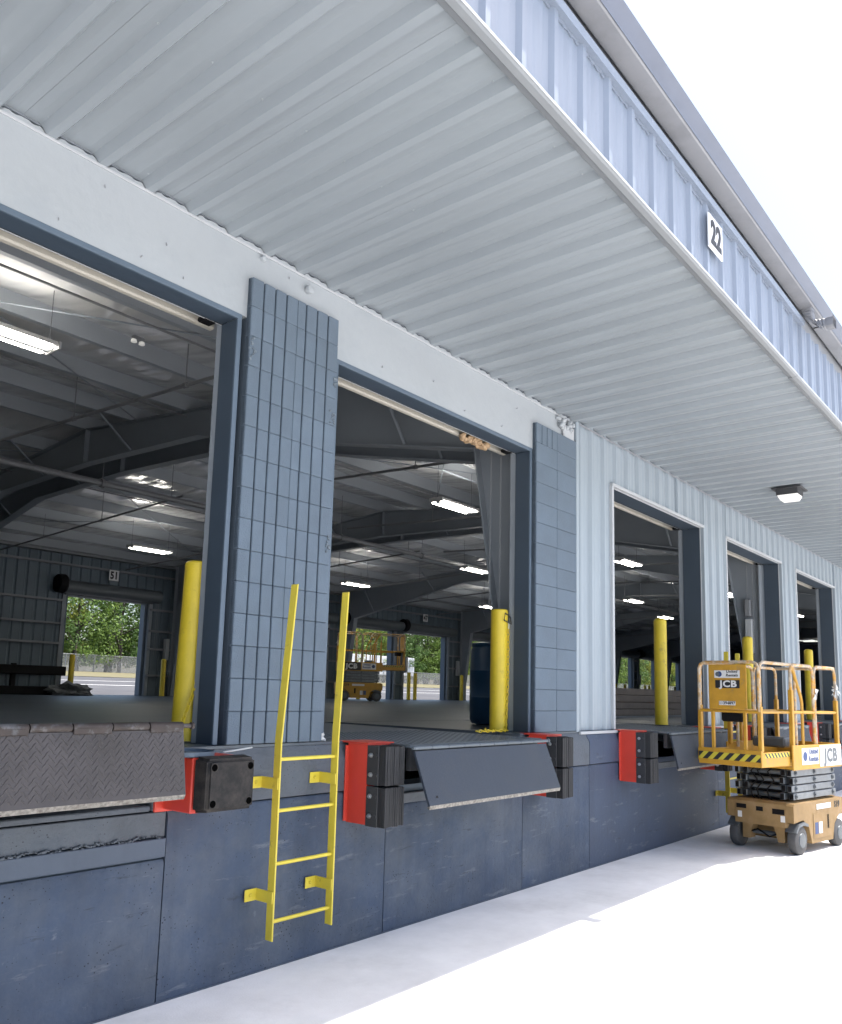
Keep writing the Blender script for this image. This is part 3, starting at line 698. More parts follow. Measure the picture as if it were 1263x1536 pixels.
# crumpled foam stuck under door two's bar
mb = MB()
for k in range(60):
    s_ = random.uniform(.010, .026); t_ = random.random()
    mb.box(-s_ * 1.6, s_ * 1.6, -s_, s_, -s_, s_, .012, Matrix.Translation((6.05 + t_ * .42, .30 + random.uniform(-.03, .03), HEAD - .012 + random.uniform(-.02, .012) - .014 * math.sin(t_ * 9))) @ Matrix.Rotation(random.uniform(0, 3), 4, (random.random(), random.random(), random.random() + .1)))
tag(mb.build('torn_foam', 'foam', B), kind='stuff')

# ================================================================== sprinkler pipes (hung things)
def pipe_thing(pts, r, label, hang=2.4, name='sprinkler_pipe'):
    t = thing(name, label, 'pipe', pts[0], group='sprinkler pipes under the roof')
    o = Vector(pts[0]); L_ = (Vector(pts[1]) - o)
    MB().tube((0, 0, 0), L_, r, 8).build('pipe_run', 'pipe', t)
    n = int(L_.length / hang)
    d = L_.normalized()
    for i in range(n + 1):
        p_ = d * (i * hang + .4)
        if p_.length > L_.length: break
        ztop = roof_z(o.y + p_.y) - .2 - o.z - p_.z
        MB().tube(p_ + Vector((0, 0, r)), p_ + Vector((0, 0, max(.1, ztop))), .008, 5).build('hanger_rod', 'pipe', t)
        MB().tube(p_ - d * .03, p_ + d * .03, r * 1.5, 8).build('coupling', 'pipe', t)
pipe_thing([(XL + 1, 9.1, 5.2), (60, 9.1, 5.2)], .055, 'thick grey sprinkler main running lengthwise under the ridge', 3.0)
for i, x in enumerate([1.4, 5.45, 9.75, 13.5, 17.2, 20.9, 24.6, 28.4, 32.2, 36.0, 39.8, 43.6]):
    pipe_thing([(x, .9, 5.12), (x, RIDGE - .3, 5.42)], .024, 'thin sprinkler branch pipe on the near roof slope, %s from the left' % ORD[i], 2.6)
    pipe_thing([(x - .4, RIDGE + .2, 5.42), (x - .4, DEP - .6, 5.02)], .022, 'thin sprinkler branch pipe on the far roof slope, %s from the left' % ORD[i], 2.6)
# ================================================================== lamps inside
def make_lamp():
    t = thing('strip_light', 'lamp', 'lamp', group='hanging strip lights inside the warehouse')
    MB().prism([(-.16, 0), (-.12, .06), (.12, .06), (.16, 0)], 0, -.55, .55).build('housing', 'lamp_white', t)
    for y in (-.10, .10):
        MB().prism([(y - .04, -.004), (y - .03, -.026), (y + .03, -.026), (y + .04, -.004)], 0, -.50, .50).build('lit_tube', 'lamp_tube', t)
    MB().prism([(-.045, -.002), (-.02, -.040), (.02, -.040), (.045, -.002)], 0, -.52, .52).build('ballast_cover', 'girt', t)
    MB().box(-.58, -.55, -.15, .15, -.02, .06, .006).build('end_cap', 'lamp_white', t); MB().box(.55, .58, -.15, .15, -.02, .06, .006).build('end_cap', 'lamp_white', t)
    MB().box(-.48, .48, -.075, .075, .0605, .066).build('added_uplight', 'added_uplight_glow', t)  # glowing strip added on top of the housing to light the ceiling
    for x in (-.52, .52): MB().tube((x, 0, .06), (x, 0, .75), .004, 4).build('hanger_wire', 'dark_metal', t)
    return t
lamps = [(3.36, 4.08, 5.18), (11.95, 4.75, 5.12), (19.3, 4.75, 5.08), (26.9, 4.75, 5.08), (34.5, 4.75, 5.08), (42, 4.75, 5.08), (3.4, 13.9, 5.1), (11.5, 13.9, 5.05), (19.0, 13.9, 5.05), (26.6, 13.9, 5.05), (34, 13.9, 5.05), (18.3, 8.75, 5.05), (27.4, 8.3, 5.1), (33.6, 9.7, 5.1)]
ll_ = ['leftmost strip light glowing behind the upper part of the left door', 'bright strip light high in the opening of the second door', 'strip light seen high through the third door']
l0 = make_lamp()
for i, p_ in enumerate(lamps):
    o = l0 if i == 0 else copy_tree(l0)
    o.location = p_
    row = 'near' if p_[1] < 6 else ('far' if p_[1] > 12 else 'middle')
    o['label'] = ll_[i] if i < 3 else 'hanging strip light over the %s aisle, %s of all lamps by distance in' % (row, ORD[i])
t = thing('emergency_light', 'small two-headed emergency lamp under the roof behind the left door', 'lamp', (4.83, 3.97, 5.58))
MB().box(-.07, .07, -.03, .03, 0, .05, .008).build('housing', 'girt', t)
for s_ in (-.05, .05): MB().lathe([(.02, -.03), (.035, -.028), (.03, 0), (.02, .01)], 12, 2, (s_, 0, 0)).build('lens', 'lamp_lens', t)
# canopy lamp
t = thing('canopy_light', 'dark square canopy lamp with white lens on the soffit', 'lamp', (11.9, -1.07, SOF))
MB().box(-.19, .19, -.19, .19, -.02, .0, .004).build('mounting_plate', 'dark_metal', t)
MB().prism([(-.15, -.02), (-.135, -.10), (.135, -.10), (.15, -.02)], 1, -.14, .14).build('housing', 'dark_metal', t)
MB().add([(-.13, -.13, -.10), (.13, -.13, -.10), (.13, .13, -.10), (-.13, .13, -.10), (-.10, -.10, -.165), (.10, -.10, -.165), (.10, .10, -.165), (-.10, .10, -.165)], [(0, 1, 5, 4), (1, 2, 6, 5), (2, 3, 7, 6), (3, 0, 4, 7), (4, 5, 6, 7), (3, 2, 1, 0)]).build('lens', 'lamp_lens', t)

# ================================================================== number plates
def plate(num, loc, w_, h_, ry, label, out=True):
    t = thing('number_plate', label, 'sign', loc, 0)
    MB().box(-w_ / 2, w_ / 2, -.006, .006, -h_ / 2, h_ / 2, .002).build('panel', 'sign_white', t)
    me = text_mesh(num, h_ * .95, .0015, 'sign_black', bold=h_ * .042, sx=.80)
    o = obj('numerals', me, t, (0, -.0085, -.01)); o.rotation_euler = (R(90), 0, 0)
plate('22', (5.545, FY - .045, 4.985), .275, .255, 0, 'white plate with black number 22 on the fascia')
plate('51', (12.95, DEP - .24, 4.86), .31, .31, 0, 'white plate with number 51 above the leftmost far door')
plate('47', (27.7, DEP - .24, 4.86), .31, .31, 0, 'white plate with number 47 above a far door')
plate('38', (56.0, DEP - .24, 4.86), .31, .31, 0, 'white plate with number 38 far inside, seen through the fourth door')

# ================================================================== dock levelers
def tread(mb, w_, l_, pitch, fn, s_=.016):
    nx = int(w_ / pitch); ny = int(l_ / (pitch * .62))
    for j in range(ny):
        for i in range(nx):
            u = (i + .5 + (.5 if j % 2 else 0)) * pitch; v = (j + .5) * pitch * .62
            if u > w_ - .012 or v > l_ - .012: continue
            a = R(45) if (i + j) % 2 else R(-45)
            ca, sa = math.cos(a), math.sin(a); L2, W2 = s_, s_ * .30
            vs = [(L2, 0, 0), (0, W2, 0), (-L2, 0, 0), (0, -W2, 0), (L2 * .45, 0, .0022), (-L2 * .45, 0, .0022)]
            mb.add([fn(u + x * ca - y * sa, v + x * sa + y * ca, z) for x, y, z in vs], [(0, 1, 4), (1, 2, 5), (1, 5, 4), (2, 3, 5), (3, 0, 4), (3, 4, 5)])
def leveler(x0, x1, hz, lipY, lipZ, label, mlip, mhinge, tilt, fine, back=2.2):
    W_ = x1 - x0; xc = x0
    t = thing('dock_leveler', label, 'dock leveler', (x0, 0, SILL), group='dock levelers in the door pits')
    z0 = .004; hy = -.50; hz = hz - SILL
    # deck plate from back hinge to the front
    MB().add([(0, back, z0), (W_, back, z0), (W_, hy + .03, hz + .02), (0, hy + .03, hz + .02), (0, back, z0 - .003 + .0), (W_, back, z0 - .003), (W_, hy + .03, hz), (0, hy + .03, hz)],
             [(0, 1, 2, 3), (4, 7, 6, 5), (0, 4, 5, 1), (2, 6, 7, 3), (1, 5, 6, 2), (0, 3, 7, 4)]).build('deck_plate', 'plate_grey', t, smooth=False)
    MB().box(.03, W_ - .03, hy + .05, hy + .09, hz - .16, hz - .002).build('front_beam', 'dark_metal', t)
    n = 9; pt = W_ / n
    hb = MB().tube((-.01, hy, hz), (W_ + .055, hy, hz), .012, 8).build('hinge_pin', mhinge, t)
    MB().lathe([(.012, 0), (.019, .001), (.019, .016), (.01, .017)], 8, 0, (W_ + .05, hy, hz)).build('pin_head', mhinge, hb)
    for i in range(n):
        a, b = i * pt + .004, (i + 1) * pt - .004
        kn = MB().tube((a, hy, hz), (b, hy, hz), .014 if fine else .021, 12)
        if fine: pass
        elif i % 2: kn.box(a, b, hy, hy + .05, hz + .0, hz + .02, .003)
        else: kn.box(a, b, hy - .022, hy - .008, hz - .030, hz, .003)
        kn.build('hinge_knuckle', mhinge, t)
    p0 = Vector((0, hy - .012, hz - .02)); p1 = Vector((0, lipY, lipZ - SILL)); d = (p1 - p0); L_ = d.length; d.normalize(); nrm = Vector((1, 0, 0)).cross(d)
    if nrm.y > 0: nrm = -nrm
    th = .018; c = .035
    def P(u, v, w_2): return Vector((u, 0, 0)) + p0 + d * v + nrm * w_2
    Lp = L_
    vs = [P(0, 0, 0), P(W_, 0, 0), P(W_, Lp, 0), P(0, Lp, 0), P(0, 0, -th), P(W_, 0, -th), P(W_, Lp, -th), P(0, Lp, -th)]
    lip = MB().add(vs, [(0, 1, 2, 3), (4, 7, 6, 5), (0, 4, 5, 1), (1, 5, 6, 2), (0, 3, 7, 4)]).build('lip', mlip, t, smooth=False)
    vs = [P(0, Lp - .0, .0), P(W_, Lp - .0, .0), P(W_, Lp + .022, -.016), P(0, Lp + .022, -.016), P(0, Lp, -.03), P(W_, Lp, -.03)]
    MB().add(vs, [(0, 1, 2, 3), (3, 2, 5, 4), (0, 4, 5, 1), (1, 5, 2), (0, 3, 4)]).build('lip_edge', 'steel_worn', lip, smooth=False)
    mb = MB(); tread(mb, W_, L_ - .012, .030 if not fine else .030, lambda u, v, w_2: P(u, v + .006, w_2 * (1.25 if not fine else .55)), .0155 if not fine else .012)
    tag(mb.build('tread_pattern', mlip, lip, smooth=False), kind='stuff')
    if fine:
        mb = MB(); tread(mb, W_, 1.2, .045, lambda u, v, w_2: Vector((u, hy + .06 + v, hz + .021 + (z0 - hz - .018) * (v + .03) / (back - hy - .03) + w_2)), .014)
        tag(mb.build('deck_tread', 'plate_grey', t, smooth=False), kind='stuff')
        MB().lathe([(.013, .0), (.013, .002), (.006, .002)], 10, 1, tuple(P(.1, L_ - .05, .001))).build('lip_hole_shade', 'black', lip)  # black disc stands for the shade inside a hole in the lip
    return t
leveler(.78, 2.60, 1.515, -.565, 1.175, 'raised dock leveler in left door with rusty bare tread-plate lip', 'steel_plate', 'steel_rust', True, False)
leveler(4.50, 6.265, 1.335, -.655, .962, 'painted dock leveler of second door with dark blue-grey hanging lip', 'lip_paint', 'plate_grey', False, True)
for i, (a, b) in enumerate(LEV[2:6]):
    leveler(a, b, 1.335, -.59, .965, 'dark dock leveler with hanging lip in the %s door from the left' % ORD[i + 2], 'lip_paint', 'plate_grey', False, i == 0)

# ================================================================== bumpers
def laminated_bumper(x, label, dep=.29, flip=1):
    t = thing('dock_bumper', label, 'dock bumper', (x, -.10, .81), group='red laminated dock bumpers')
    d = -dep + .10; w_ = .20
    MB().box(0, .012, d, .0, .01, .545, .002).build('side_plate', 'red', t)
    MB().box(w_ + .06, w_ + .072, d, .0, .01, .545, .002).build('side_plate', 'red', t)
    MB().box(.013, w_ + .059, d + .002, d + .014, .01, .545).build('front_plate', 'red', t)
    MB().box(0, w_ + .072, d, .10, .546, .556, .002).build('top_plate', 'red', t)
    MB().box(-.03, .0, -.012, .0, .02, .53, .002).build('wall_flange', 'red', t)
    for k in (0, 1):
        z0, z1 = k * .272 + .004, k * .272 + .268
        for (a, b, m) in ((-.004, .006, 'dark_metal'),):
            an = MB().box(a, b, d - .10, d + .004, z0, z1, .002).build('steel_angle', m, t)
            for zz in (z0 + .07, z0 + .20):
                MB().lathe([(.017, 0), (.017, -.008), (.010, -.009), (.010, -.02)], 6, 0, (a, d - .035, zz)).build('bolt', 'zinc', an)
                MB().lathe([(.013, 0), (.013, -.006), (.007, -.008)], 6, 0, (a, d - .082, zz)).build('bolt', 'dark_metal', an)
        n = 11; st = w_ / n
        for q in range(n):
            MB().box(.008 + q * st, .008 + (q + 1) * st - .0012, d - .158 + random.uniform(-.004, .004), d - .001, z0 + random.uniform(0, .004), z1 - random.uniform(0, .006), .003).build('rubber_pad', 'rubber_lam', t)
        MB().box(.008 + w_ + .001, .22 + .004, d - .10, d - .001, z0, z1, .002).build('steel_angle', 'dark_metal', t)
laminated_bumper(4.265, 'tall red dock bumper left of the second door beside the ladder')
laminated_bumper(6.665, 'red dock bumper right of the second door, half hidden by the lip')
for i, xx in enumerate((8.56, 10.93, 12.42, 14.72, 16.2, 18.5, 20.1)):
    laminated_bumper(xx, 'red dock bumper at the metal-clad doors, %s from the corner' % ORD[i])
t = thing('dock_bumper', 'moulded black rubber bumper with four bolt holes on red bracket', 'dock bumper', (2.775, -.10, 1.04))
MB().box(0, .335, -.27, .0, .0, .295, .006).build('bracket', 'red', t)
MB().box(-.05, .37, -.02, .0, -.015, .05, .003).build('bracket_flange', 'red', t)
def moulded():
    me = MB(); 
    prof = [(0, .0), (.0, .29), (.03, .31)]
    bm = bmesh.new(); bmesh.ops.create_cube(bm, size=1.0)
    for v in bm.verts:
        f = v.co.y < 0
        v.co.x = (.345 if v.co.x > 0 else .0) + (0 if not f else (-.012 if v.co.x > 0 else .012)); v.co.z = (.305 if v.co.z > 0 else .005) + (0 if not f else (-.012 if v.co.z > 0 else .012)); v.co.y = -.395 if f else -.272
    bmesh.ops.bevel(bm, geom=list(bm.edges), offset=.018, segments=3, affect='EDGES')
    m_ = bpy.data.meshes.new('rubber_block'); bm.to_mesh(m_); bm.free(); m_.materials.append(MT['rubber']); m_.shade_smooth(); m_.set_sharp_from_angle(angle=R(40)); return m_
rb = obj('rubber_block', moulded(), t)
for xx in (.05, .295):
    for zz in (.06, .25):
        MB().lathe([(.0195, -.001), (.0195, .0), (.016, .001), (.012, .02)], 14, 1, (xx, -.3962, zz)).build('bolt_hole_shade', 'hole_shade', rb)  # flat black disc paints the shade inside a hole
        MB().lathe([(.024, -.0004), (.022, -.0014), (.0195, -.0010), (.0195, 0)], 14, 1, (xx, -.3955, zz)).build('hole_rim', 'rubber', rb)
# plastic tub lid and stick lying on that bumper
t = thing('bucket_lid', 'blue-grey plastic bucket lid lying on the left red bumper', 'lid', (2.83, -.22, 1.337))
MB().lathe([(.005, .0), (.155, .0), (.16, .004), (.16, .026), (.153, .027), (.150, .012), (.0, .012)], 32).build('disc', 'frame_paint_lit', t)
o = MB().tube((3.02, -.31, 1.352), (3.32, -.20, 1.362), .005, 6).build('thin_stick', 'trim_light', None); tag(o, 'thin pale stick resting across the moulded bumper', 'stick')

# ================================================================== ladders
def make_ladder():
    t = thing('dock_ladder', 'ladder', 'ladder', (0, 0, 0), group='yellow steel dock ladders')
    for s_, x in ((-1, 0.0), (1, .50)):
        fl = .0
        pts = [(x, .22), (x, 1.40), (x + (.075 if s_ < 0 else .045), 2.385)]
        w_ = .062; th = .0125
        mb = MB()
        prof = []
        vs = []; 
        for (xx, z) in pts:
            for (dx, dy) in ((-th / 2, -w_ / 2), (th / 2, -w_ / 2), (th / 2, w_ / 2), (-th / 2, w_ / 2)): vs.append((xx + dx, -.235 + dy, z))
        fs = [(0, 3, 2, 1), (8, 9, 10, 11)]
        for i in (0, 1): fs += [(i * 4 + k, i * 4 + (k + 1) % 4, i * 4 + 4 + (k + 1) % 4, i * 4 + 4 + k) for k in range(4)]
        me = mb.add(vs, fs).mesh('side_rail', 'yellow_ladder', False)
        bm = bmesh.new(); bm.from_mesh(me); bmesh.ops.bevel(bm, geom=[e for e in bm.edges if e.calc_length() < .07 and abs(e.verts[0].co.y - e.verts[1].co.y) > .05 or abs(e.verts[0].co.z - e.verts[1].co.z) > .4], offset=.003, segments=1, affect='EDGES'); bm.to_mesh(me); bm.free()
        rl = obj('side_rail', me, t)
        for z in (.47, 1.14):
            br = MB().box(x - .0065 - .008, x - .0065, -.26, -.105, z - .035, z + .035, .002)
            xo = x - .0145 - .085 
            br.box(xo, x - .0145 + .008, -.112, -.104, z - .035, z + .035, .002)
            b_ = br.build('wall_bracket', 'yellow_ladder', t)
            MB().lathe([(.012, 0), (.012, -.006), (.007, -.012)], 6, 1, (xo + .04, -.112, z)).build('anchor_bolt', 'yellow_ladder', b_)
    for z in (.325, .66, .975, 1.285): MB().tube((.004, -.235, z), (.496, -.235, z), .0115, 10).build('rung', 'yellow_ladder', t)
    return t
L1 = make_ladder(); L1.location = (3.50, 0, 0); L1['label'] = 'yellow steel dock ladder beside the scored block pilaster'
L2 = copy_tree(L1); L2.location = (11.55, 0, 0); L2['label'] = 'second yellow dock ladder, mostly hidden behind the scissor lift'

# ================================================================== bollards
def make_bollard(h, r, dome):
    t = thing('bollard', 'b', 'bollard')
    pr_ = [(r, 0), (r, h - (r * .55 if dome else .012))]
    if dome: pr_ += [(r * math.cos(a), h - r * .55 + r * .55 * math.sin(a)) for a in [R(x) for x in (20, 40, 60, 78, 88)]]
    else: pr_ += [(r - .01, h), (.01, h - .002)]
    MB().lathe(pr_, 28).build('post', 'yellow', t)
    MB().lathe([(r + .012, 0), (r + .012, .004), (r, .006)], 24).build('weld_collar', 'dark_metal', t)
    return t
g_ = 'yellow bollards at the front doors'
b1 = make_bollard(1.16, .09, False); b1.location = (3.222, .35, SILL); b1.rotation_euler = (0, R(1.5), 0); tag(b1, 'leaning yellow bollard with chain at the left door', group=g_)
b2 = make_bollard(1.17, .083, False); b2.location = (6.74, .29, SILL); tag(b2, 'yellow bollard with hanging chain in front of the blue drum', group=g_)
b3 = make_bollard(1.43, .084, True); b3.location = (10.72, .33, SILL); tag(b3, 'tall domed yellow bollard in the third doorway', group=g_)
for xx, lb in ((14.36, 'domed yellow bollard in the fourth doorway behind the lift'), (18.2, 'domed yellow bollard in the fifth doorway behind the lift'), (21.9, 'domed yellow bollard in the sixth doorway')):
    c = copy_tree(b3); c.location = (xx, .33, SILL); c['label'] = lb
bs = make_bollard(1.12, .075, True); n = 0
for i, (a, b) in enumerate(FAR):
    for xx in (a - .02, b + .22):
        o = bs if n == 0 else copy_tree(bs)
        o.location = (xx, DEP - .75, SILL); tag(o, 'slim yellow bollard %s of the %s far door from the left' % ('left' if xx < a else 'right', ORD[i]), group='yellow bollards along the far wall'); n += 1
# chains
def chain(label, pts, loc):
    t = thing('safety_chain', label, 'chain', loc, group='yellow plastic chains on bollards')
    P = [Vector(p) for p in pts]; mb = MB(); step = .036; q = 0; carry = 0
    for a, b in zip(P[:-1], P[1:]):
        d = b - a; L_ = d.length; d.normalize(); s_ = carry
        sx = d.cross(Vector((0, 1, .3))); sx.normalize(); sy = d.cross(sx)
        while s_ < L_:
            c = a + d * s_; ax = sx if q % 2 else sy
            mb.path([c + d * (.0235 * math.cos(t_)) + ax * (.0115 * math.sin(t_)) for t_ in [i_ * math.pi / 4 for i_ in range(8)]], .0048, 5, closed=True); s_ += step; q += 1
        carry = s_ - L_
    tag(mb.build('chain_links', 'chain_yellow', t), kind='stuff')
    return t
c1 = chain('yellow plastic chain hanging slack down the leaning bollard', [(.105, -.02, 1.04), (.09, -.075, .9), (.04, -.10, .6), (-.04, -.115, .3), (-.12, -.13, .12), (-.20, -.2, .02)], (3.222, .35, SILL))
MB().path([(.06, -.05, 1.13), (.02, -.11, 1.06), (.10, -.12, 1.02), (.115, -.06, 1.1)], .006, 6, closed=True).build('hook_ring', 'dark_metal', c1)
c2 = chain('yellow plastic chain hanging down the bollard and trailing on the floor', [(.03, -.085, 1.0), (.03, -.088, .5), (.0, -.09, .05), (-.03, -.12, .014), (-.12, -.13, .014), (-.2, -.10, .014), (-.29, -.13, .014), (-.37, -.11, .014), (-.33, -.08, .03), (-.40, -.12, .014), (-.5, -.10, .014)], (6.74, .29, SILL))
MB().path([(-.03, -.09, 1.13), (-.055, -.09, 1.06), (.06, -.1, 1.03), (.08, -.075, 1.1)], .006, 6, closed=True).build('hook_ring', 'dark_metal', c2)
MB().box(.022, .038, -.098, -.086, .98, 1.04, .003).build('snap_clip', 'zinc', c2)

# ================================================================== drum, boxes, clutter inside
t = thing('plastic_drum', 'dark blue plastic drum behind the chained bollard', 'drum', (8.02, 1.18, SILL))
MB().lathe([(.20, 0), (.265, .012), (.292, .06), (.296, .30), (.300, .31), (.296, .32), (.296, .60), (.300, .61), (.296, .62), (.292, .84), (.272, .88), (.285, .90), (.285, .925), (.27, .93), (.26, .915), (.0, .915)], 32).build('drum_body', 'drum_blue', t)
for a in (.12, -.12): MB().lathe([(.035, .915), (.035, .926), (.02, .927)], 12, 2, (a, 0, 0)).build('bung', 'black', t)
t = thing('box_stack', 'low stack of long flat cardboard cartons inside the third door', 'cartons', (15.6, 2.9, SILL))
for k in range(4):
    MB().box(-2.2 + k * .06, 2.2 - k * .1, -.5 + .03 * (k % 2), .5, .02 + k * .125, .14 + k * .125, .008).build('carton', 'cardboard', t)
MB().box(-2.3, 2.3, -.55, .55, 0, .018).build('slip_sheet', 'girt', t)
t = thing('guard_rail', 'dark steel guard rail left of far door 51', 'rail', (8.0, DEP - .9, SILL))
MB().box(-5, 3.35, -.06, .06, .52, .76, .02).build('rail_beam', 'black', t); MB().box(-5, 3.0, -.1, .1, 0, .22, .02).build('base_beam', 'black', t)
for xx in (-4, -2, 0, 2): MB().box(xx - .06, xx + .06, .05, .15, 0, .8, .01).build('rail_post', 'black', t)
def rag_pile(x, y, label, m, n=22, r=.35, h=.22):
    bm = bmesh.new(); bmesh.ops.create_icosphere(bm, subdivisions=3, radius=1)
    rnd = random.Random(3)
    fr = [(rnd.uniform(-9, 9), rnd.uniform(-9, 9), rnd.uniform(-9, 9), rnd.uniform(0, 6)) for _ in range(14)]
    for v in bm.verts:
        d = 1 + sum(.085 * math.sin(a * v.co.x + b_ * v.co.y + c_ * v.co.z + p_) for a, b_, c_, p_ in fr)
        v.co = Vector((v.co.x * d * r, v.co.y * d * r * .7, max(0, (v.co.z * d * .6 + .4)) * h))
    me = bpy.data.meshes.new('tarp'); bm.to_mesh(me); bm.free(); me.materials.append(MT[m])
    o = obj('crumpled_tarp', me, None, (x, y, SILL)); tag(o, label, 'tarp'); return o
rag_pile(11.35, DEP - 1.3, 'crumpled grey tarp at the left foot of door 51', 'rag', r=.5, h=.32)
rag_pile(4.08, .02, 'small crumpled plastic scrap at the foot of the scored pilaster', 'plastic_wrap', r=.055, h=.07)

# ================================================================== scissor lifts
def make_lift(label, ext=.68, dusty=True):
    t = thing('scissor_lift', label, 'scissor lift', group='yellow scissor lifts')
    body = 'lift_dusty' if dusty else 'lift_orange'
    # chassis
    ch = MB()
    ch.prism([(-.80, .30), (-.80, .55), (-.77, .58), (.57, .58), (.60, .55), (.60, .22), (.30, .10), (-.35, .10), (-.45, .30)], 1, -.30, .30)
    chs = ch.build('chassis', body, t)
    for s_ in (-1, 1):
        y0, y1 = sorted((s_ * .302, s_ * .395))
        sd_ = MB().prism([(-.80, .36), (-.80, .545), (-.78, .57), (.58, .57), (.60, .55), (.60, .38), (.44, .38), (.30, .28), (.24, .10), (-.34, .10), (-.42, .30), (-.56, .38)], 1, y0, y1).build('side_body', body, t)
        ys = s_ * .3975
        y0, y1 = sorted((ys, ys - s_ * .004 + s_ * .006))
        MB().box(-.30, .20, y0, y1, .15, .43, .001).build('battery_door', body, sd_)
        MB().box(.08, .13, y0, y1 + .001, .24, .40).build('slot_shade', 'black', sd_)  # black plate painted as the shade inside a slot
        MB().box(-.26, -.17, min(ys, ys + s_ * .0035), max(ys, ys + s_ * .0035), .2, .33).build('warning_decal', 'decal_blue', sd_)
        MB().box(-.15, -.06, min(ys, ys + s_ * .0035), max(ys, ys + s_ * .0035), .2, .33).build('warning_decal', 'decal_white', sd_)
        MB().box(-.2, .2, min(ys, ys + s_ * .002), max(ys, ys + s_ * .002), .475, .535).build('model_decal', 'decal_white', sd_)
        o = obj('model_lettering', text_mesh('S19', .10, .001, 'sign_black', .003), sd_, (.38, ys + s_ * .001, .50)); o.rotation_euler = (R(90), 0, 0 if s_ < 0 else R(180))
        for xw in (-.62, .44):
            wl = MB().lathe([(.05, -.055), (.13, -.055), (.155, -.045), (.162, -.02), (.162, .02), (.155, .045), (.13, .055), (.05, .055)], 24, 1, (xw, s_ * .345, .162)).build('wheel', 'tyre', t)
            MB().lathe([(.085, 0), (.08, s_ * .012), (.03, s_ * .016)], 16, 1, (xw, s_ * (.345 + .052), .162)).build('hub', 'lift_grey', wl)
        MB().prism([(-.78, .26), (-.70, .34), (-.56, .36), (-.46, .33), (-.46, .30), (-.57, .325), (-.69, .31), (-.76, .25)], 1, *sorted((s_ * .28, s_ * .41))).build('wheel_fender', 'lift_grey', t)
        MB().prism([(-.20 * s_ - .05 * s_, .12), (-.2 * s_ - .05 * s_, .30), (-.12 * s_, .30), (-.17 * s_, .12)], 0, -.72, -.58).build('steer_knuckle', body, t)
    MB().tube((-.66, -.2, .2), (-.66, .2, .2), .025, 8).build('steer_rod', 'lift_grey', t)
    for (yy, zz, w_, h_, m) in ((.22, .49, .12, .05, 'black'), (-.22, .47, .14, .06, 'black'), (0, .48, .08, .05, 'black')):
        MB().box(-.803, -.80, yy - w_ / 2, yy + w_ / 2, zz - h_ / 2, zz + h_ / 2).build('recess_shade', m, chs)  # black plates paint the shade inside chassis recesses
    for yy in (.24, -.27): MB().box(-.8025, -.80, yy - .025, yy + .025, .36, .43).build('arrow_decal', 'decal_white', chs)
    # folded scissor stack
    st = MB().box(-.6, .45, -.14, .14, .585, .93).build('scissor_core', 'black', t)
    for lev in range(4):
        z0 = .60 + lev * .088; z1 = z0 + .078
        for s_ in (-1, 1):
            for q, yy in enumerate((.315, .225)):
                a0, a1 = (-.70, .46) if (lev + q) % 2 else (-.66, .51)
                ar = MB().box(a0, a1, s_ * yy - .028, s_ * yy + .028, z0, z1, .006).build('scissor_arm', 'lift_pale' if q == 0 else 'lift_grey', t)
                MB().box(a0 - .0015, a0 + .003, s_ * yy - .021, s_ * yy + .021, z0 + .008, z1 - .008).build('arm_end', 'black', ar)
                if q == 0:
                    for xx in (-.6, -.1, .42): MB().lathe([(.03, 0), (.03, s_ * .008), (.016, s_ * .01), (.016, s_ * .02)], 8, 1, (xx, s_ * (yy + .028), (z0 + z1) / 2)).build('pivot_pin', 'lift_grey', ar)
        MB().tube((-.63, -.19, (z0 + z1) / 2), (-.63, .19, (z0 + z1) / 2), .028, 10).build('cross_tube', 'lift_grey', t)
    for k, yy in enumerate((-.10, .02, .10)):
        MB().path([(-.66, yy, .56), (-.71, yy + .03, .62), (-.70, yy + .05, .70), (-.67, yy - .02, .80), (-.70, yy + .04, .90), (-.66, yy, .95)], .009, 6).build('hydraulic_hose', 'black', t)
    MB().path([(-.70, -.18, .22), (-.74, -.08, .17), (-.73, .06, .24), (-.70, .18, .19)], .010, 6).build('hydraulic_hose', 'black', t)
    # main deck
    W_ = .385; F0, F1 = -.78, .56
    dk = MB().box(F0, F1, -W_, W_, .955, .985, .004).build('main_deck', 'lift_orange', t)
    for s_ in (-1, 1):
        y0, y1 = sorted((s_ * W_, s_ * (W_ + .022)))
        tb = MB().box(F0, F1, y0, y1, .945, 1.225, .006).build('toe_board', 'lift_orange', t)
        ys = s_ * (W_ + .0225); rz = 0 if s_ < 0 else R(180)
        y0, y1 = sorted((ys, ys + s_ * .002))
        xs_ = lambda v: v
        a, b = sorted((xs_(-.56), xs_(-.10))); MB().box(a, b, y0, y1, 1.00, 1.19).build('rental_decal', 'decal_white', tb)
        a, b = sorted((xs_(-.07), xs_(.55))); MB().box(a, b, y0, y1, .965, 1.215).build('maker_decal', 'decal_white' if dusty else 'sign_black', tb)
        o = obj('lettering', text_mesh('JCB', .215, .001, 'lift_grey' if dusty else 'decal_white', .009, 1.05), tb, (xs_(.24), ys + s_ * .0035, 1.085)); o.rotation_euler = (R(90), 0, rz)
        o = obj('lettering', text_mesh('United\nRentals', .085, .001, 'decal_blue', .002), tb, (xs_(-.25), ys + s_ * .0035, 1.105)); o.rotation_euler = (R(90), 0, rz)
        MB().lathe([(.055, 0), (.055, s_ * .001), (.03, s_ * .0012)], 16, 1, (xs_(-.475), ys + s_ * .002, 1.095)).build('emblem', 'decal_blue', tb)
    MB().box(F1 - .02, F1, -W_, W_, .985, 1.225, .004).build('toe_board', 'lift_orange', t)
    # main rails (tubular hoops)
    TOP, MID = 2.15, 1.60
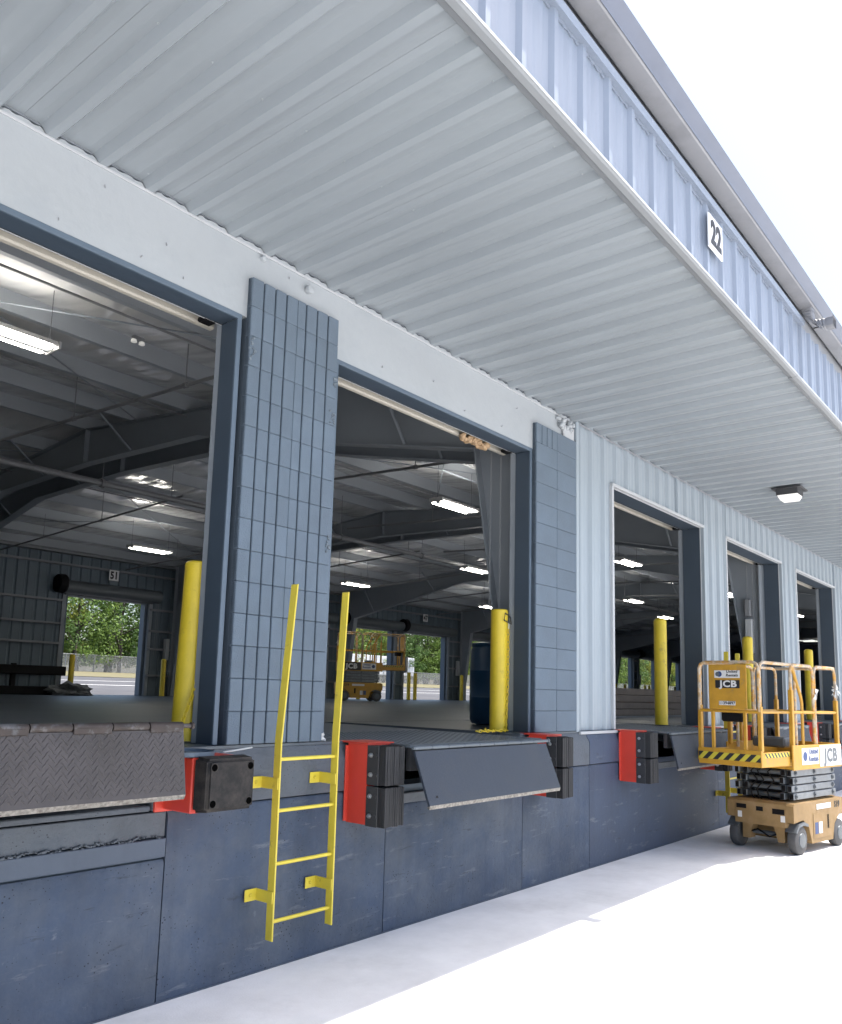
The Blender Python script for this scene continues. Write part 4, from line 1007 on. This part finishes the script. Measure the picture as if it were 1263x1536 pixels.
    def hoop(x0, x1, y, z0, m='rail_worn', nm='guard_rail'):
        rr = .08
        pts = [(x0, y, z0), (x0, y, TOP - rr), (x0 + rr * .3, y, TOP - rr * .3), (x0 + rr, y, TOP), (x1 - rr, y, TOP), (x1 - rr * .3, y, TOP - rr * .3), (x1, y, TOP - rr), (x1, y, z0)]
        return MB().path(pts, .019, 8).build(nm, m, t)
    for s_ in (-1, 1):
        y = s_ * (W_ - .01)
        hoop(-.72, -.12, y, 1.23); hoop(-.08, .53, y, 1.23)
        MB().tube((-.72, y, MID), (.53, y, MID), .017, 8).build('mid_rail', 'lift_orange', t)
        for xx in (-.72, .53): MB().box(xx - .026, xx + .026, y - .024, y + .024, 1.2, 1.86 if xx < 0 else 1.75, .006).build('rail_post', 'lift_orange', t)
        MB().path([(-.70, y, 2.12), (-.62, y, 2.05), (-.46, y, 1.78), (-.44, y, 1.7), (-.44, y, 1.23)], .019, 8).build('stay_rail', 'lift_orange', t)
    MB().path([(.53, -W_ + .01, TOP), (.53, W_ - .01, TOP)], .019, 8).build('end_rail', 'rail_worn', t); MB().tube((.53, -W_, MID), (.53, W_, MID), .017, 8).build('mid_rail', 'lift_orange', t)
    # extension deck
    E0 = F0 - ext; EW = .355
    MB().box(E0, F0 - .001, -EW + .02, EW - .02, 1.01, 1.03, .003).build('extension_deck', 'lift_orange', t)
    fb = MB().box(E0 - .022, E0, -EW - .02, EW + .02, 1.0, 1.18, .004).build('front_toe_board', 'lift_orange', t)
    MB().box(E0 - .0245, E0 - .0225, -EW - .01, EW + .01, 1.055, 1.135).build('hazard_stripe', 'hazard', fb)
    for s_ in (-1, 1):
        y0, y1 = sorted((s_ * (EW - .0), s_ * (EW + .02)))
        eb = MB().box(E0 + .001, F0 - .01, y0, y1, 1.0, 1.16, .004).build('side_toe_board', 'lift_orange', t)
        MB().box(E0 + .06, F0 - .02, min(s_ * (EW + .0205), s_ * (EW + .022)), max(s_ * (EW + .0205), s_ * (EW + .022)), 1.10, 1.15).build('hazard_stripe', 'hazard_side', eb)
        hoop(E0 + .02, F0 - .04 + .25, s_ * EW, 1.16, 'rail_worn')
        MB().tube((E0 + .02, s_ * EW, MID), (F0 + .2, s_ * EW, MID), .017, 8).build('mid_rail', 'lift_orange', t)
        MB().box(E0 - .01, E0 + .042, s_ * EW - .022, s_ * EW + .022, 1.17, 1.66, .005).build('rail_post', 'lift_orange', t)
        MB().box(E0 - .016, E0 + .016, s_ * .19 - .018, s_ * .19 + .018, 1.17, MID, .004).build('rail_post', 'lift_orange', t)
    rr = .07
    MB().path([(E0, -EW, 1.6), (E0, -EW, TOP - rr), (E0, -EW + rr * .3, TOP - rr * .3), (E0, -EW + rr, TOP), (E0, EW - rr, TOP), (E0, EW - rr * .3, TOP - rr * .3), (E0, EW, TOP - rr), (E0, EW, 1.6)], .019, 8).build('front_rail', 'rail_worn', t)
    MB().tube((E0, -EW, MID), (E0, EW, MID), .018, 8).build('mid_rail', 'lift_orange', t)
    pn = MB().box(E0 - .034, E0 - .02, -.235, .22, 1.62, 2.125, .03).build('sign_panel', 'lift_orange', t)
    MB().box(E0 - .0365, E0 - .0345, -.16, .145, 1.97, 2.055).build('rental_decal', 'decal_white', pn)
    MB().box(E0 - .0365, E0 - .0345, -.155, .135, 1.855, 1.945).build('maker_decal', 'sign_black', pn)
    MB().box(E0 - .0365, E0 - .0345, -.10, .095, 1.665, 1.71).build('number_decal', 'decal_white', pn)
    def ft(s, size, m, y, z, bold, sx, sh=0):
        o = obj('lettering', text_mesh(s, size, .0008, m, bold, sx, sh), pn, (E0 - .0378, y, z)); o.rotation_euler = (R(90), 0, R(-90))
    ft('JCB', .10, 'decal_white', -.02, 1.90, .0035, 1.25); ft('United\nRentals', .042, 'sign_black', -.065, 2.02, .001, 1.1, .2); ft('11394897', .048, 'sign_black', -.002, 1.687, .0012, .95)
    MB().lathe([(.032, 0), (.032, -.0008), (.018, -.001)], 16, 0, (E0 - .0368, .085, 2.013)).build('emblem', 'decal_blue', pn)
    MB().lathe([(.026, 0), (.026, -.0008), (.012, -.001)], 16, 0, (E0 - .0376, .105, 2.013)).build('emblem', 'lift_grey', pn)
    MB().box(E0 + .04, E0 + .2, -.14, .12, 1.48, 1.60, .02).build('control_box', 'black', t)
    MB().box(F0 + .25, F0 + .45, -.2, .2, 1.18, 1.3, .02).build('tool_tray', 'lift_grey', t)
    # crumpled plastic film taped on two rails
    for (xx, yy, zz, r_) in ((-.10, -W_, 1.82, .055), (.53, -W_, 1.86, .07)):
        mb = MB(); rnd = random.Random(int(xx * 100))
        for k in range(14):
            a, b_, c_ = [Vector((xx + rnd.uniform(-r_, r_) * .8, yy + rnd.uniform(-r_, r_) * .7, zz + rnd.uniform(-r_, r_) * 1.3)) for _ in range(3)]
            mb.add([a, b_, c_], [(0, 1, 2)])
        tag(mb.build('plastic_film', 'plastic_wrap', t), kind='stuff')
    return t
lf = make_lift('yellow scissor lift with extended platform parked on the ground before the dock')
lf.location = (11.02, -1.17, 0.0); lf.rotation_euler = (0, 0, R(-9))
lf2 = make_lift('yellow scissor lift standing inside on the warehouse floor by the far doors', .75, False)
lf2.location = (19.35, 14.1, SILL); lf2.rotation_euler = (0, 0, R(148))

# ================================================================== rear lot things
def cone(x, y, label):
    z = 1.42 + (y - 26) / 24 * .63
    t = thing('traffic_drum', label, 'traffic drum', (x, y, z), group='orange traffic drums on the rear lot')
    MB().lathe([(.3, 0), (.3, .06), (.24, .07), (.22, .5), (.2, .51), (.18, .95), (.05, 1.0)], 14).build('drum_body', 'orange_plastic', t)
    for zz in (.35, .7): MB().lathe([(.236, zz), (.236, zz + .12), (.2, zz + .121)], 14).build('reflective_band', 'paint_line', t)
for i, (x, y) in enumerate(((55.5, 34.5), (57.5, 35.5), (60.5, 36.0))): cone(x, y, 'orange and white traffic drum on the rear lot, %s from the left' % ORD[i])
t = thing('white_trailer', 'long white trailer parked behind the rear fence under trees', 'trailer', (92, 79, 2.9))
MB().box(-8, 8, -1.3, 1.3, 1.1, 3.9, .05).build('trailer_box', 'trailer_white', t)
for xx in (-6, -4.8, 5, 6.2): MB().lathe([(.1, -1.3), (.5, -1.3), (.5, -1.0), (.1, -1.0)], 14, 1, (xx, 0, .5)).build('wheel', 'tyre', t)
def fence(x0, x1, y, z, label):
    t = thing('chain_link_fence', label, 'fence', (x0, y, z), group='rear chain link fence runs')
    L_ = x1 - x0; h = 1.7
    pm = MB().tube((0, 0, 0), (0, 0, h + .05), .045, 6).mesh('fence_post', 'galv')
    for k in range(int(L_ / 3) + 1): obj('fence_post', pm, t, (k * 3, 0, 0))
    MB().tube((0, 0, h), (L_, 0, h), .035, 6).build('top_rail', 'galv', t); MB().box(0, L_, -.004, .004, .03, h).build('chain_link_mesh', 'chain_link', t, smooth=False)
fence(20, 70, 73.5, 2.75, 'chain link fence behind the lot seen through door 51'); fence(73, 133, 73.5, 2.75, 'chain link fence behind the lot seen through the second door'); fence(150, 250, 73.5, 2.75, 'chain link fence behind the lot seen through the third door')
# trees
def tree_meshes(seed, leaf):
    rnd = random.Random(seed)
    tr = MB(); H = 12.0
    tr.path([(0, 0, -.3), (.1, .05, 2.5), (-.05, .1, 5.5), (.1, 0, 9.0)], .22, 8, r1=.06)
    clumps = []
    for k in range(9):
        a = rnd.uniform(0, 6.28); z0 = rnd.uniform(2.0, 6.5); r_ = rnd.uniform(1.6, 3.2); z1 = z0 + rnd.uniform(.8, 2.6)
        tr.path([(0, 0, z0), (math.cos(a) * r_ * .5, math.sin(a) * r_ * .5, z0 + (z1 - z0) * .6), (math.cos(a) * r_, math.sin(a) * r_, z1)], .09, 5, r1=.025)
    for k in range(62):
        z = rnd.uniform(1.2, H - .8); t_ = z / H
        rmax = 3.6 * math.sin(math.pi * min(1, .18 + .8 * t_)) ** .7 + .3
        a = rnd.uniform(0, 6.28); r_ = rmax * math.sqrt(rnd.uniform(.15, 1)); clumps.append((Vector((math.cos(a) * r_, math.sin(a) * r_, z)), rnd.uniform(.55, 1.15)))
    mb = MB()
    for c, s_ in clumps:
        for k in range(int(75 * s_)):
            d = Vector((rnd.gauss(0, 1), rnd.gauss(0, 1), rnd.gauss(0, 1))); d.normalize()
            p_ = c + d * s_ * rnd.uniform(.55, 1.05); 
            n_ = (d + Vector((rnd.uniform(-.7, .7), rnd.uniform(-.7, .7), rnd.uniform(-.2, .9)))).normalized()
            u = n_.orthogonal().normalized(); v = n_.cross(u); q = rnd.uniform(.09, .2)
            a = rnd.uniform(0, 6.28); u, v = u * math.cos(a) + v * math.sin(a), v * math.cos(a) - u * math.sin(a)
            mb.add([p_ - u * q, p_ + v * q * .55, p_ + u * q, p_ - v * q * .55], [(0, 1, 2, 3)])
    me = bpy.data.meshes.new('crown'); me.from_pydata(mb.v, [], mb.f); me.materials.append(MT[leaf])
    return tr.mesh('trunk', 'trunk'), me
TV = [tree_meshes(1, 'leaf_a'), tree_meshes(2, 'leaf_b'), tree_meshes(3, 'leaf_c')]
rnd = random.Random(11)
for gi, (xa, xb, n_, lab) in enumerate(((34, 66, 7, 'door 51'), (80, 130, 11, 'the second door'), (160, 250, 16, 'the third door'))):
    for row in (0, 1, 2):
        for k in range(n_):
            x = xa + (xb - xa) * (k + .5 * (row % 2) + .3) / n_ + rnd.uniform(-.8, .8); y = 77.5 + row * 5.0 + rnd.uniform(-1, 1) + (4 if gi == 1 and row == 0 else 0)
            v = rnd.choice((0, 0, 1, 2)) if row < 2 else rnd.choice((0, 2))
            t = thing('leafy_tree', 'leafy tree seen through %s, %s row beyond the fence, %s from left' % (lab, ('front', 'middle', 'back')[row], ORD[k]), 'tree', (x, y, 2.7), rnd.uniform(0, 6.28), 'trees beyond the rear fence')
            s_ = rnd.uniform(.85, 1.1) * (1.0 + .14 * row); t.scale = (s_ * 1.1, s_ * 1.1, s_)
            obj('trunk', TV[v][0], t); obj('crown', TV[v][1], t)
